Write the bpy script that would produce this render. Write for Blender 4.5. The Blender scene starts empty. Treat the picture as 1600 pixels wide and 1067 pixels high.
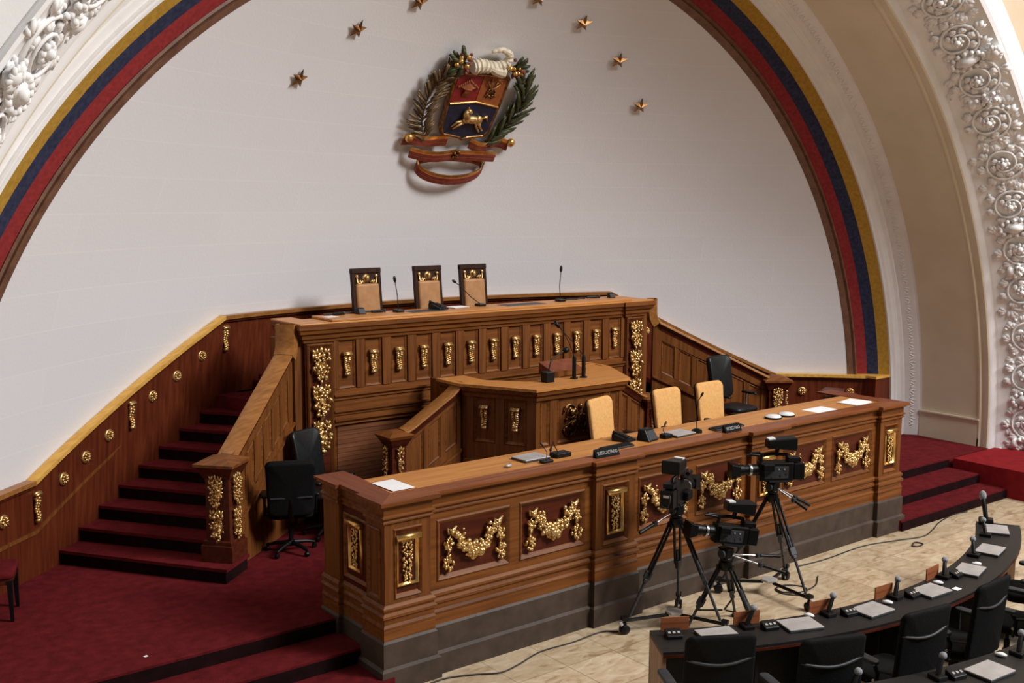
import bpy, bmesh, math, random
from mathutils import Vector, Matrix
V = Vector
PI = math.pi
sc = bpy.context.scene
col = sc.collection
rnd = random.Random(7)

# ------------------------------------------------------------------ helpers
def ico(sub):
    bm = bmesh.new(); bmesh.ops.create_icosphere(bm, subdivisions=sub, radius=1.0)
    vs = [v.co.copy() for v in bm.verts]; fs = [[v.index for v in f.verts] for f in bm.faces]
    bm.free(); return vs, fs
ICO1, ICO2 = ico(1), ico(2)

class Plane:
    def __init__(s, o, u, v=(0, 0, 1), n=None):
        s.o, s.u, s.v = V(o), V(u).normalized(), V(v)
        s.n = V(n).normalized() if n is not None else s.u.cross(s.v).normalized()
    def P(s, a, b, h=0.0): return s.o + s.u * a + s.v * b + s.n * h

class MB:
    """Collects shapes; build() links them as ONE mesh object."""
    def __init__(s): s.v, s.f = [], []
    def add(s, vs, fs):
        k = len(s.v); s.v += [V(p) for p in vs]; s.f += [[i + k for i in f] for f in fs]; return s
    def hexa(s, p):
        return s.add(p, [(0, 3, 2, 1), (4, 5, 6, 7), (0, 1, 5, 4), (1, 2, 6, 5), (2, 3, 7, 6), (3, 0, 4, 7)])
    def box(s, x0, x1, y0, y1, z0, z1):
        return s.hexa([(x0, y0, z0), (x1, y0, z0), (x1, y1, z0), (x0, y1, z0), (x0, y0, z1), (x1, y0, z1), (x1, y1, z1), (x0, y1, z1)])
    def cbox(s, c, size, rot=None):
        c = V(c); hx, hy, hz = [q / 2 for q in size]
        M = rot if rot is not None else Matrix.Identity(3)
        return s.hexa([c + M @ V((a * hx, b * hy, d * hz)) for d in (-1, 1) for a, b in ((-1, -1), (1, -1), (1, 1), (-1, 1))])
    def pbox(s, pl, a0, a1, b0, b1, h0, h1):
        return s.hexa([pl.P(a, b, h) for h in (h0, h1) for a, b in ((a0, b0), (a1, b0), (a1, b1), (a0, b1))])
    def pprism(s, pl, pts, h0, h1):
        n = len(pts)
        return s.add([pl.P(a, b, h0) for a, b in pts] + [pl.P(a, b, h1) for a, b in pts],
                     [list(range(n))[::-1], list(range(n, 2 * n))] + [(i, (i + 1) % n, n + (i + 1) % n, n + i) for i in range(n)])
    def prism(s, pts, z0, z1):
        n = len(pts)
        return s.add([(x, y, z0) for x, y in pts] + [(x, y, z1) for x, y in pts],
                     [list(range(n))[::-1], list(range(n, 2 * n))] + [(i, (i + 1) % n, n + (i + 1) % n, n + i) for i in range(n)])
    def frame(s, pl, quad, w, h, base=0.0):
        """mitred picture-frame moulding inside a convex polygon on a plane"""
        n = len(quad)
        def inset(d):
            out = []
            for i in range(n):
                a, b, c = V(quad[i - 1] + (0,)), V(quad[i] + (0,)), V(quad[(i + 1) % n] + (0,))
                e1, e2 = (b - a).normalized(), (c - b).normalized()
                n1, n2 = V((-e1.y, e1.x, 0)), V((-e2.y, e2.x, 0))
                m = n1 + n2; k = d / max(.2, m.dot(n1) )
                q = b + m * k; out.append((q.x, q.y))
            return out
        rings = [(0, 0), (0.0, h * .55), (w * .3, h), (w * .55, h * .75), (w, .002)]
        vs = []
        for d, hh in rings:
            vs += [pl.P(a, b, base + hh) for a, b in inset(d)]
        fs = []
        for r in range(len(rings) - 1):
            for i in range(n):
                j = (i + 1) % n; fs.append((r * n + i, r * n + j, (r + 1) * n + j, (r + 1) * n + i))
        return s.add(vs, fs)
    def tube(s, pts, r, n=8, cap=True):
        pts = [V(p) for p in pts]; m = len(pts)
        rs = r if isinstance(r, (list, tuple)) else [r] * m
        vs = []; prev = None
        for i, p in enumerate(pts):
            t = (pts[min(i + 1, m - 1)] - pts[max(i - 1, 0)]).normalized()
            a = V((0, 0, 1)) if abs(t.z) < .9 else V((1, 0, 0))
            if prev is not None: a = prev
            x = (a - t * a.dot(t))
            if x.length < 1e-5: x = t.orthogonal()
            x.normalize(); prev = x; y = t.cross(x)
            vs += [p + (x * math.cos(2 * PI * k / n) + y * math.sin(2 * PI * k / n)) * rs[i] for k in range(n)]
        fs = [(i * n + k, i * n + (k + 1) % n, (i + 1) * n + (k + 1) % n, (i + 1) * n + k) for i in range(m - 1) for k in range(n)]
        if cap: fs += [list(range(n))[::-1], list(range((m - 1) * n, m * n))]
        return s.add(vs, fs)
    def sweep(s, prof, path, closed=False, updir=(0, 0, 1)):
        """profile (side, up) along a path, side is to the right of travel"""
        path = [V(p) for p in path]; m, n = len(path), len(prof); up = V(updir); vs = []
        for i, p in enumerate(path):
            a = path[i - 1] if (i > 0 or closed) else None
            b = path[(i + 1) % m] if (i < m - 1 or closed) else None
            d1 = (p - a) if a is not None else None; d2 = (b - p) if b is not None else None
            if d1 is None: d1 = d2
            if d2 is None: d2 = d1
            s1 = d1.cross(up); s2 = d2.cross(up)
            if s1.length < 1e-6: s1 = s2
            if s2.length < 1e-6: s2 = s1
            s1.normalize(); s2.normalize(); sd = (s1 + s2)
            sd = sd / max(.25, sd.dot(s1)) if sd.length > 1e-6 else s1
            vs += [p + sd * q + up * z for q, z in prof]
        fs = []
        for i in range(m if closed else m - 1):
            j = (i + 1) % m
            for k in range(n):
                l = (k + 1) % n; fs.append((i * n + k, i * n + l, j * n + l, j * n + k))
        if not closed: fs += [list(range(n)), list(range((m - 1) * n, m * n))[::-1]]
        return s.add(vs, fs)
    def lathe(s, prof, c=(0, 0, 0), n=16, rot=None):
        c = V(c); M = rot if rot is not None else Matrix.Identity(3)
        vs = [c + M @ V((r * math.cos(2 * PI * k / n), r * math.sin(2 * PI * k / n), z)) for r, z in prof for k in range(n)]
        m = len(prof)
        fs = [(i * n + k, i * n + (k + 1) % n, (i + 1) * n + (k + 1) % n, (i + 1) * n + k) for i in range(m - 1) for k in range(n)]
        fs += [list(range(n))[::-1], list(range((m - 1) * n, m * n))]
        return s.add(vs, fs)
    def blob(s, c, r, rot=None, hi=False):
        vs, fs = ICO2 if hi else ICO1; c = V(c)
        r = (r, r, r) if not hasattr(r, '__len__') else r
        M = rot if rot is not None else Matrix.Identity(3)
        return s.add([c + M @ V((p.x * r[0], p.y * r[1], p.z * r[2])) for p in vs], fs)
    def build(s, name, mat, parent=None, smooth=35, bevel=0.0, world=False, recalc=True, loc=None, seg=2):
        me = bpy.data.meshes.new(name)
        off = V((0, 0, 0))
        if world and parent is not None: off = wloc(parent)
        if loc is not None: off = V(loc)
        me.from_pydata([tuple(p - off) for p in s.v], [], s.f)
        if recalc:
            bm = bmesh.new(); bm.from_mesh(me); bmesh.ops.recalc_face_normals(bm, faces=bm.faces[:]); bm.to_mesh(me); bm.free()
        me.materials.append(mat)
        if smooth:
            for p in me.polygons: p.use_smooth = True
            if smooth < 180: me.set_sharp_from_angle(angle=math.radians(smooth))
        me.update()
        o = bpy.data.objects.new(name, me); col.objects.link(o)
        if loc is not None: o.location = loc
        if parent is not None: o.parent = parent
        if bevel:
            b = o.modifiers.new('bevel', 'BEVEL'); b.width = bevel; b.segments = seg; b.limit_method = 'ANGLE'; b.angle_limit = math.radians(40)
        return o
def wloc(o):
    p = V((0, 0, 0))
    while o is not None: p += o.location; o = o.parent
    return p
def tag(o, label, cat, group=None):
    o['label'] = label; o['category'] = cat
    if group: o['group'] = group
    return o
def thing(name, label, cat, loc=(0, 0, 0), rz=0.0, group=None):
    o = bpy.data.objects.new(name, None); col.objects.link(o); o.empty_display_size = .1
    o.location = loc; o.rotation_euler = (0, 0, rz); return tag(o, label, cat, group)
def struct(o, label=None):
    o['kind'] = 'structure'
    if label: o['label'] = label
    return o
KIDS = {}
def kids(o):
    return [c for c in bpy.data.objects if c.parent == o]
def copy_tree(o, parent=None):
    c = o.copy(); col.objects.link(c)
    if parent is not None: c.parent = parent
    for ch in kids(o): copy_tree(ch, c)
    return c
def place(o, loc, rz=0.0, label=None):
    o.location = loc; o.rotation_euler = (0, 0, rz)
    if label: o['label'] = label
    return o
def Rz(a): return Matrix.Rotation(a, 3, 'Z')
def Rx(a): return Matrix.Rotation(a, 3, 'X')
def Ry(a): return Matrix.Rotation(a, 3, 'Y')

# ------------------------------------------------------------------ materials
def lin(c):
    def f(u): u /= 255.; return u / 12.92 if u <= .04045 else ((u + .055) / 1.055) ** 2.4
    return (f(c[0]), f(c[1]), f(c[2]), 1)
def base(name, c, rough=.5, metal=0.0, spec=.5):
    m = bpy.data.materials.new(name); m.use_nodes = True
    b = m.node_tree.nodes['Principled BSDF']
    b.inputs['Base Color'].default_value = lin(c); b.inputs['Roughness'].default_value = rough
    b.inputs['Metallic'].default_value = metal; b.inputs['Specular IOR Level'].default_value = spec
    return m, m.node_tree, b
def N(t, kind, **kw):
    n = t.nodes.new(kind)
    for k, v in kw.items(): setattr(n, k, v)
    return n
def ramp(t, stops):
    r = N(t, 'ShaderNodeValToRGB'); e = r.color_ramp.elements
    while len(e) < len(stops): e.new(.5)
    for i, (p, c) in enumerate(stops): e[i].position = p; e[i].color = lin(c)
    return r
def noisemat(name, stops, scale=(5, 5, 5), rough=.6, metal=0.0, bump=0.0, detail=4, nscale=1.0, spec=.5, bscale=None, dist=0.0):
    m, t, b = base(name, stops[0][1], rough, metal, spec)
    tc = N(t, 'ShaderNodeTexCoord'); mp = N(t, 'ShaderNodeMapping'); mp.inputs['Scale'].default_value = scale
    t.links.new(tc.outputs['Object'], mp.inputs['Vector'])
    n = N(t, 'ShaderNodeTexNoise'); n.inputs['Scale'].default_value = nscale; n.inputs['Detail'].default_value = detail; n.inputs['Distortion'].default_value = dist
    t.links.new(mp.outputs['Vector'], n.inputs['Vector'])
    r = ramp(t, stops); t.links.new(n.outputs['Fac'], r.inputs['Fac']); t.links.new(r.outputs['Color'], b.inputs['Base Color'])
    if bump:
        bp = N(t, 'ShaderNodeBump'); bp.inputs['Strength'].default_value = bump; bp.inputs['Distance'].default_value = .02
        src = n
        if bscale:
            src = N(t, 'ShaderNodeTexNoise'); src.inputs['Scale'].default_value = bscale; t.links.new(tc.outputs['Object'], src.inputs['Vector'])
        t.links.new(src.outputs['Fac'], bp.inputs['Height']); t.links.new(bp.outputs['Normal'], b.inputs['Normal'])
    return m
def wood(name, dk, md, lt, axis='X', rough=.48):
    s = {'X': (1.2, 22, 22), 'Y': (22, 1.2, 22), 'Z': (22, 22, 1.2)}[axis]
    return noisemat(name, [(.28, dk), (.5, md), (.74, lt)], scale=s, rough=rough, bump=.06, detail=6, nscale=1.0, spec=.2, dist=.25)
M = {}
M['wood'] = wood('oak_horizontal', (90, 50, 21), (115, 67, 29), (133, 81, 38), 'X')
M['woodz'] = wood('oak_vertical', (88, 49, 21), (111, 65, 29), (127, 77, 36), 'Z')
M['woodtop'] = wood('oak_worktop', (164, 106, 54), (190, 128, 68), (204, 144, 80), 'X', .38)
M['woodtopy'] = wood('oak_worktop_side', (98, 50, 30), (116, 60, 37), (130, 72, 44), 'Y', .4)
M['wooddk'] = wood('mahogany_panel', (62, 25, 15), (78, 33, 19), (92, 42, 24), 'X', .4)
M['wains'] = wood('mahogany_wainscot', (72, 29, 16), (90, 39, 21), (106, 50, 28), 'Z', .4)
M['slat'] = wood('brown_slats', (96, 58, 38), (116, 70, 46), (132, 84, 56), 'X', .5)
M['rail'] = wood('honey_rail', (134, 86, 42), (154, 102, 52), (170, 118, 64), 'X', .35)
M['railw'] = wood('gilt_wood_cap', (196, 146, 66), (216, 166, 80), (230, 184, 98), 'X', .35)
M['throne'] = wood('dark_chair_frame', (36, 18, 10), (48, 25, 14), (60, 33, 19), 'Z', .4)
M['gold'] = noisemat('gilding', [(.35, (188, 142, 80)), (.65, (240, 208, 148))], scale=(40, 40, 40), rough=.4, metal=.92, bump=.25)
M['goldflat'] = noisemat('gilded_bar', [(.35, (214, 160, 84)), (.65, (244, 204, 130))], scale=(12, 12, 12), rough=.3, metal=.9)
M['bronze'] = noisemat('aged_bronze', [(.35, (96, 66, 40)), (.65, (168, 122, 76))], scale=(14, 14, 14), rough=.35, metal=.9)
M['woodtopx'] = wood('oak_border', (100, 54, 30), (132, 74, 42), (152, 92, 54), 'X', .36)
M['stone'] = noisemat('dark_stone_plinth', [(.3, (52, 40, 32)), (.7, (74, 58, 47))], scale=(6, 6, 6), rough=.6, bump=.1)
M['carpet'] = noisemat('crimson_carpet', [(.3, (86, 21, 25)), (.7, (110, 30, 34))], scale=(9, 9, 9), rough=.95, bump=.5, bscale=260, spec=.1, detail=8)
M['carpetb'] = noisemat('bright_red_carpet', [(.3, (124, 26, 32)), (.7, (142, 33, 38))], scale=(7, 7, 7), rough=.95, bump=.4, bscale=240, spec=.1)
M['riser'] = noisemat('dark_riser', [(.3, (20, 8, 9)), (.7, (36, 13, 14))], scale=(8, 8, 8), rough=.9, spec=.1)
M['plaster'] = noisemat('white_plaster', [(.3, (234, 233, 233)), (.7, (244, 243, 243))], scale=(3, 3, 3), rough=.75, bump=.05, bscale=40, spec=.2)
M['cream'] = noisemat('cream_plaster', [(.3, (220, 209, 184)), (.7, (228, 218, 196))], scale=(2, 2, 2), rough=.8, bump=.05, bscale=60, spec=.2)
M['wallc'] = noisemat('warm_wall_plaster', [(.3, (186, 166, 142)), (.7, (194, 174, 150))], scale=(2, 2, 2), rough=.85, spec=.1)
M['red'] = noisemat('red_band', [(.3, (124, 38, 40)), (.7, (146, 50, 50))], scale=(20, 20, 20), rough=.8, spec=.2)
M['blue'] = noisemat('blue_band', [(.3, (36, 40, 62)), (.7, (56, 60, 86))], scale=(20, 20, 20), rough=.8, spec=.2)
M['yellow'] = noisemat('yellow_band', [(.3, (160, 122, 44)), (.7, (184, 144, 60))], scale=(20, 20, 20), rough=.8, spec=.2)
M['brown'] = noisemat('brown_trim', [(.3, (92, 60, 46)), (.7, (120, 84, 62))], scale=(9, 9, 9), rough=.5)
M['black'] = noisemat('black_plastic', [(.3, (6, 6, 7)), (.7, (13, 13, 14))], scale=(30, 30, 30), rough=.42, spec=.3)
M['blackm'] = noisemat('black_mesh', [(.3, (5, 5, 6)), (.7, (12, 12, 13))], scale=(60, 60, 60), rough=.8, bump=.15, spec=.2)
M['leather'] = noisemat('black_leather', [(.3, (11, 12, 13)), (.7, (20, 22, 24))], scale=(14, 14, 14), rough=.4, bump=.08, spec=.4)
M['tan'] = noisemat('tan_upholstery', [(.3, (214, 160, 96)), (.7, (226, 176, 112))], scale=(30, 30, 30), rough=.75, bump=.1, spec=.2)
M['tanl'] = noisemat('tan_leather', [(.3, (160, 112, 66)), (.7, (178, 128, 80))], scale=(10, 10, 10), rough=.5, bump=.05)
M['chrome'] = noisemat('brushed_steel', [(.3, (170, 170, 172)), (.7, (205, 205, 207))], scale=(30, 30, 30), rough=.3, metal=1.0)
M['silver'] = noisemat('silver_plastic', [(.3, (176, 172, 170)), (.7, (196, 192, 190))], scale=(8, 8, 8), rough=.35, metal=.25)
M['paper'] = noisemat('white_paper', [(.3, (236, 236, 238)), (.7, (246, 246, 248))], scale=(3, 3, 3), rough=.8, spec=.2)
M['white'] = noisemat('white_plastic', [(.3, (226, 226, 226)), (.7, (240, 240, 240))], scale=(9, 9, 9), rough=.4)
M['grey'] = noisemat('dark_grey_plastic', [(.3, (36, 38, 41)), (.7, (54, 56, 60))], scale=(20, 20, 20), rough=.5)
M['foam'] = noisemat('grey_foam', [(.3, (120, 122, 126)), (.7, (160, 162, 166))], scale=(60, 60, 60), rough=.9, bump=.3)
M['deskbk'] = noisemat('charcoal_laminate', [(.3, (17, 15, 15)), (.7, (27, 24, 24))], scale=(10, 10, 10), rough=.5)
M['boardw'] = wood('light_brown_board', (120, 66, 40), (146, 86, 54), (166, 102, 66), 'X')
M['endp'] = wood('pale_end_panel', (140, 110, 88), (162, 130, 104), (178, 146, 118), 'Z')
M['green'] = noisemat('laurel_green', [(.3, (40, 48, 28)), (.7, (78, 80, 46))], scale=(16, 16, 16), rough=.45, metal=.2)
M['palm'] = noisemat('palm_bronze', [(.3, (66, 58, 40)), (.7, (128, 100, 68))], scale=(16, 16, 16), rough=.45, metal=.35)
M['shred'] = noisemat('shield_red', [(.3, (108, 20, 22)), (.7, (136, 30, 28))], scale=(14, 14, 14), rough=.45)
M['shyel'] = noisemat('shield_ochre', [(.3, (132, 68, 30)), (.7, (158, 88, 42))], scale=(14, 14, 14), rough=.45)
M['shblue'] = noisemat('shield_blue', [(.3, (16, 20, 38)), (.7, (28, 34, 58))], scale=(14, 14, 14), rough=.45)
M['ribred'] = noisemat('ribbon_red', [(.3, (106, 44, 32)), (.7, (138, 64, 46))], scale=(14, 14, 14), rough=.5)
M['cream2'] = noisemat('ivory', [(.3, (206, 194, 170)), (.7, (232, 222, 200))], scale=(14, 14, 14), rough=.5)
M['lettering'] = noisemat('grey_lettering', [(.3, (150, 148, 144)), (.7, (176, 174, 170))], scale=(9, 9, 9), rough=.7)
M['cable'] = noisemat('black_cable', [(.3, (26, 24, 22)), (.7, (44, 40, 36))], scale=(30, 30, 30), rough=.6)
def marble():
    m, t, b = base('beige_marble', (214, 190, 154), .28)
    tc = N(t, 'ShaderNodeTexCoord'); mp = N(t, 'ShaderNodeMapping'); mp.inputs['Rotation'].default_value = (0, 0, .25); mp.inputs['Scale'].default_value = (1.2, 2.6, 1)
    t.links.new(tc.outputs['Object'], mp.inputs['Vector'])
    n = N(t, 'ShaderNodeTexNoise'); n.inputs['Scale'].default_value = 2.6; n.inputs['Detail'].default_value = 12; n.inputs['Distortion'].default_value = 1.6
    t.links.new(mp.outputs['Vector'], n.inputs['Vector'])
    r = ramp(t, [(.30, (164, 138, 108)), (.44, (198, 174, 142)), (.6, (212, 192, 162)), (.75, (226, 210, 184))]); t.links.new(n.outputs['Fac'], r.inputs['Fac'])
    br = N(t, 'ShaderNodeTexBrick'); br.inputs['Scale'].default_value = 1.0; br.offset = 0.0
    br.inputs['Color1'].default_value = (1, 1, 1, 1); br.inputs['Color2'].default_value = (.8, .79, .77, 1); br.inputs['Mortar'].default_value = (.5, .45, .4, 1)
    br.inputs['Mortar Size'].default_value = .006; br.inputs['Brick Width'].default_value = .6; br.inputs['Row Height'].default_value = .6
    t.links.new(tc.outputs['Object'], br.inputs['Vector'])
    mx = N(t, 'ShaderNodeMix', data_type='RGBA', blend_type='MULTIPLY'); mx.inputs['Factor'].default_value = .8
    t.links.new(r.outputs['Color'], mx.inputs['A']); t.links.new(br.outputs['Color'], mx.inputs['B']); t.links.new(mx.outputs['Result'], b.inputs['Base Color'])
    return m
M['marble'] = marble()
def domemat():
    m, t, b = base('painted_dome', (224, 223, 226), .85, 0, .15)
    tc = N(t, 'ShaderNodeTexCoord')
    br = N(t, 'ShaderNodeTexBrick'); br.inputs['Scale'].default_value = 1.0
    br.inputs['Color1'].default_value = lin((224, 223, 226)); br.inputs['Color2'].default_value = lin((222, 221, 224)); br.inputs['Mortar'].default_value = lin((229, 228, 230))
    br.inputs['Mortar Size'].default_value = .006; br.inputs['Mortar Smooth'].default_value = .6; br.inputs['Brick Width'].default_value = 2.6; br.inputs['Row Height'].default_value = .42
    t.links.new(tc.outputs['UV'], br.inputs['Vector'])
    t.links.new(br.outputs['Color'], b.inputs['Base Color'])
    n = N(t, 'ShaderNodeTexNoise'); n.inputs['Scale'].default_value = 30; t.links.new(tc.outputs['UV'], n.inputs['Vector'])
    bp = N(t, 'ShaderNodeBump'); bp.inputs['Strength'].default_value = .12; bp.inputs['Distance'].default_value = .01
    t.links.new(n.outputs['Fac'], bp.inputs['Height']); t.links.new(bp.outputs['Normal'], b.inputs['Normal'])
    return m
M['dome'] = domemat()
# ------------------------------------------------------------------ the setting
ZP = .43                     # carpeted platform level
ZC = .561                    # springing height of the arch
DY, DR = -3.53, 9.556        # centre and radius of the apse sphere
def apse(x, z, inset=0.0):
    """point of the apse wall at width x and height z"""
    r2 = (DR - inset) ** 2 - max(z - ZC, 0) ** 2 - x * x
    return V((x, DY + math.sqrt(max(r2, .01)), z))

f = MB().box(-14, 14, -16, 1.2, -.2, 0).build('floor', M['marble'], smooth=0); struct(f)
# carpeted platform: two steps and the upper level
arc = [tuple(apse(8.0 * math.cos(a), ZP)[:2]) if abs(8.0 * math.cos(a)) < 7.9 else (8.0 * math.cos(a), 2.2) for a in [PI * k / 24 for k in range(25)]]
pl = MB().prism([(-12, .84), (12, .84), (12, 7.2), (-12, 7.2)], -.1, ZP)
platform = struct(pl.build('floor_platform', M['carpet'], smooth=0), 'crimson carpeted platform three steps above the marble floor')
st = MB().box(-12, -4.0, .38, .9, 0, .287).box(-12, -4.0, -.08, .4, 0, .143).box(4.0, 6.8, .33, .9, 0, .287).box(4.0, 6.8, -.1, .4, 0, .143)
st.build('tread', M['carpet'], platform, smooth=0)
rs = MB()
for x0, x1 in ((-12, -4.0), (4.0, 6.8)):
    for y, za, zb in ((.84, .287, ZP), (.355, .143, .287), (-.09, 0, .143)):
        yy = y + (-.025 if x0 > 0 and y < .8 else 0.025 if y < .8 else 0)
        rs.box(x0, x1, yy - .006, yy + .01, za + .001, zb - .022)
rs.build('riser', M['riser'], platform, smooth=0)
rp = MB().prism([(6.8, .77), (6.8, -3), (13, -3), (13, .77)], 0, ZP + .012).build('floor_ramp', M['carpetb'], smooth=0)
struct(rp, 'bright red carpeted block beside the right steps')

# apse wall: spherical niche behind the arch
def dome():
    me = bpy.data.meshes.new('wall_back'); vs, fs, uv = [], [], []
    R2, Y2 = 7.10, 2.93
    na, nr = 72, 40
    # rows run from the flank up over the half dome, as polar grid about the axis of the arch
    axis_y = DY
    ang = math.acos((Y2 - DY) / math.hypot(R2, Y2 - DY))
    for i in range(nr + 1):
        ph = ang * i / nr
        for k in range(na + 1):
            th = PI * k / na
            r = DR * math.sin(ph); y = DY + DR * math.cos(ph)
            vs.append((r * math.cos(th), y, ZC + r * math.sin(th)))
    W = na + 1
    for i in range(nr):
        for k in range(na): fs.append((i * W + k, i * W + k + 1, (i + 1) * W + k + 1, (i + 1) * W + k))
    k0 = len(vs); n = 60
    for j in range(n + 1):
        x = -R2 + 2 * R2 * j / n
        p = apse(x, ZC); vs.append((x, p.y, ZC)); vs.append((x, p.y, ZP - .1))
    for j in range(n): fs.append((k0 + 2 * j, k0 + 2 * j + 1, k0 + 2 * j + 3, k0 + 2 * j + 2))
    me.from_pydata(vs, [], fs)
    ul = me.uv_layers.new(name='UVMap')
    for lp in me.loops:
        x, y, z = me.vertices[lp.vertex_index].co
        ul.data[lp.index].uv = (math.atan2(x, y - DY) * DR, DR * math.asin(max(-1, min(1, (z - ZC) / DR))))
    me.materials.append(M['dome'])
    for p in me.polygons: p.use_smooth = True
    o = bpy.data.objects.new('wall_back', me); col.objects.link(o); return o
struct(dome(), 'pale grey curved apse wall')

# arch mouldings: profile (radius, depth) swept around the semicircle and down the jambs
def arch(name, prof, mat, parent=None, label=None, a0=0, a1=180, n=120, foot=None, smooth=35):
    mb = MB(); z0 = ZP - .05 if foot is None else foot
    pts = [('j', 1, z0)] + [('a', PI * (a0 + (a1 - a0) * k / n) / 180) for k in range(n + 1)] + [('j', -1, z0)]
    m = len(prof)
    for q in pts:
        for r, y in prof:
            if q[0] == 'j': mb.v.append(V((q[1] * r, y, q[2])))
            else: mb.v.append(V((r * math.cos(q[1]), y, ZC + r * math.sin(q[1]))))
    for i in range(len(pts) - 1):
        for k in range(m - 1): mb.f.append([i * m + k, i * m + k + 1, (i + 1) * m + k + 1, (i + 1) * m + k])
    o = mb.build(name, mat, parent, smooth=smooth, recalc=False)
    if parent is None: struct(o, label)
    return o
FT = 1.3
arch('trim_1', [(7.06, 3.05), (7.06, 2.9), (7.10, 2.86), (7.13, 2.83), (7.145, 2.85), (7.16, 2.80), (7.19, 2.80)], M['brown'], label='brown moulded edge around the apse wall', foot=FT)
arch('trim_2', [(7.185, 2.82), (7.335, 2.70)], M['red'], label='red painted band of the arch', foot=FT)
arch('trim_3', [(7.335, 2.70), (7.46, 2.56)], M['blue'], label='dark blue painted band of the arch', foot=FT)
arch('trim_4', [(7.46, 2.56), (7.575, 2.42)], M['yellow'], label='yellow painted band of the arch', foot=FT)
mould = arch('trim_5', [(7.575, 2.46), (7.575, 2.39), (7.60, 2.37), (7.615, 2.385), (7.635, 2.35), (7.65, 2.34), (7.665, 2.36), (7.74, 2.325), (7.76, 2.33), (7.80, 2.29), (7.825, 2.31), (7.845, 2.30), (7.85, 2.265), (7.955, 2.13), (7.965, 2.10), (7.975, 2.09), (7.98, 2.05)], M['plaster'], label='white plaster mouldings of the arch')
leaf = MB()
nl = 150
for k in range(nl):
    a = PI * (k + .5) / nl; r0, y0 = 7.905, 2.19
    c = V((r0 * math.cos(a), y0, ZC + r0 * math.sin(a))); rad = V((math.cos(a), 0, math.sin(a))); tan = V((-math.sin(a), 0, math.cos(a)))
    sl = (rad * .6 + V((0, -.8, 0))).normalized(); rot = Matrix((tan, sl, tan.cross(sl))).transposed()
    for q_ in (-1, 1): leaf.blob(c + tan * (.03 * q_), (.014, .05, .009), rot @ Rz(.6 * q_))
    leaf.blob(c + tan * .08, (.008, .066, .008), rot @ Rz(.25)); leaf.blob(c - sl * .03, (.022, .014, .008), rot)
for sgn in (1, -1):
    c0 = V((sgn * 7.905, 2.19, ZP))
leaf.build('egg_and_dart', M['plaster'], mould, smooth=180)
arch('wall_right', [(7.98, 2.06), (7.975, 1.02)], M['cream'], label='cream inner face of the great arch')
arch('trim_6', [(7.975, 1.06), (7.955, 1.03), (7.955, 1.0), (7.98, .975), (7.97, .95), (7.97, .86), (7.985, .84)], M['cream'], label='cream fillet at the outer edge of the arch soffit')
base_r = MB()
for s in (1, -1):
    base_r.hexa([(s * 7.99, 1.0, ZP), (s * 7.99, 2.08, ZP), (s * 7.955, 2.08, ZP), (s * 7.955, 1.0, ZP), (s * 7.99, 1.0, .86), (s * 7.99, 2.08, .86), (s * 7.965, 2.08, .86), (s * 7.955, 1.0, .86)])
    base_r.box(s * 7.94 - .012 if s > 0 else -7.96, s * 7.94 + .03 if s > 0 else -7.92, 1.0, 2.08, .86, .885)
struct(base_r.build('baseboard_right', M['cream'], smooth=0), 'cream plinth at the foot of the arch')
face = arch('wall_front', [(7.985, .84), (8.0, .82), (8.02, .80), (8.05, .775), (8.06, .765), (8.065, .74), (8.07, .735), (8.42, .03), (8.425, .0), (8.44, -.05), (8.47, -.07), (8.50, -.05), (8.51, -.02), (8.52, -.06), (8.82, -.08), (8.83, -.05), (8.85, -.02)], M['plaster'], label='white plaster face of the great arch', foot=0)
arch('wall_front_upper', [(8.84, -.02), (30, -.02)], M['wallc'], label='cream wall around the great arch', foot=-3)

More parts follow.
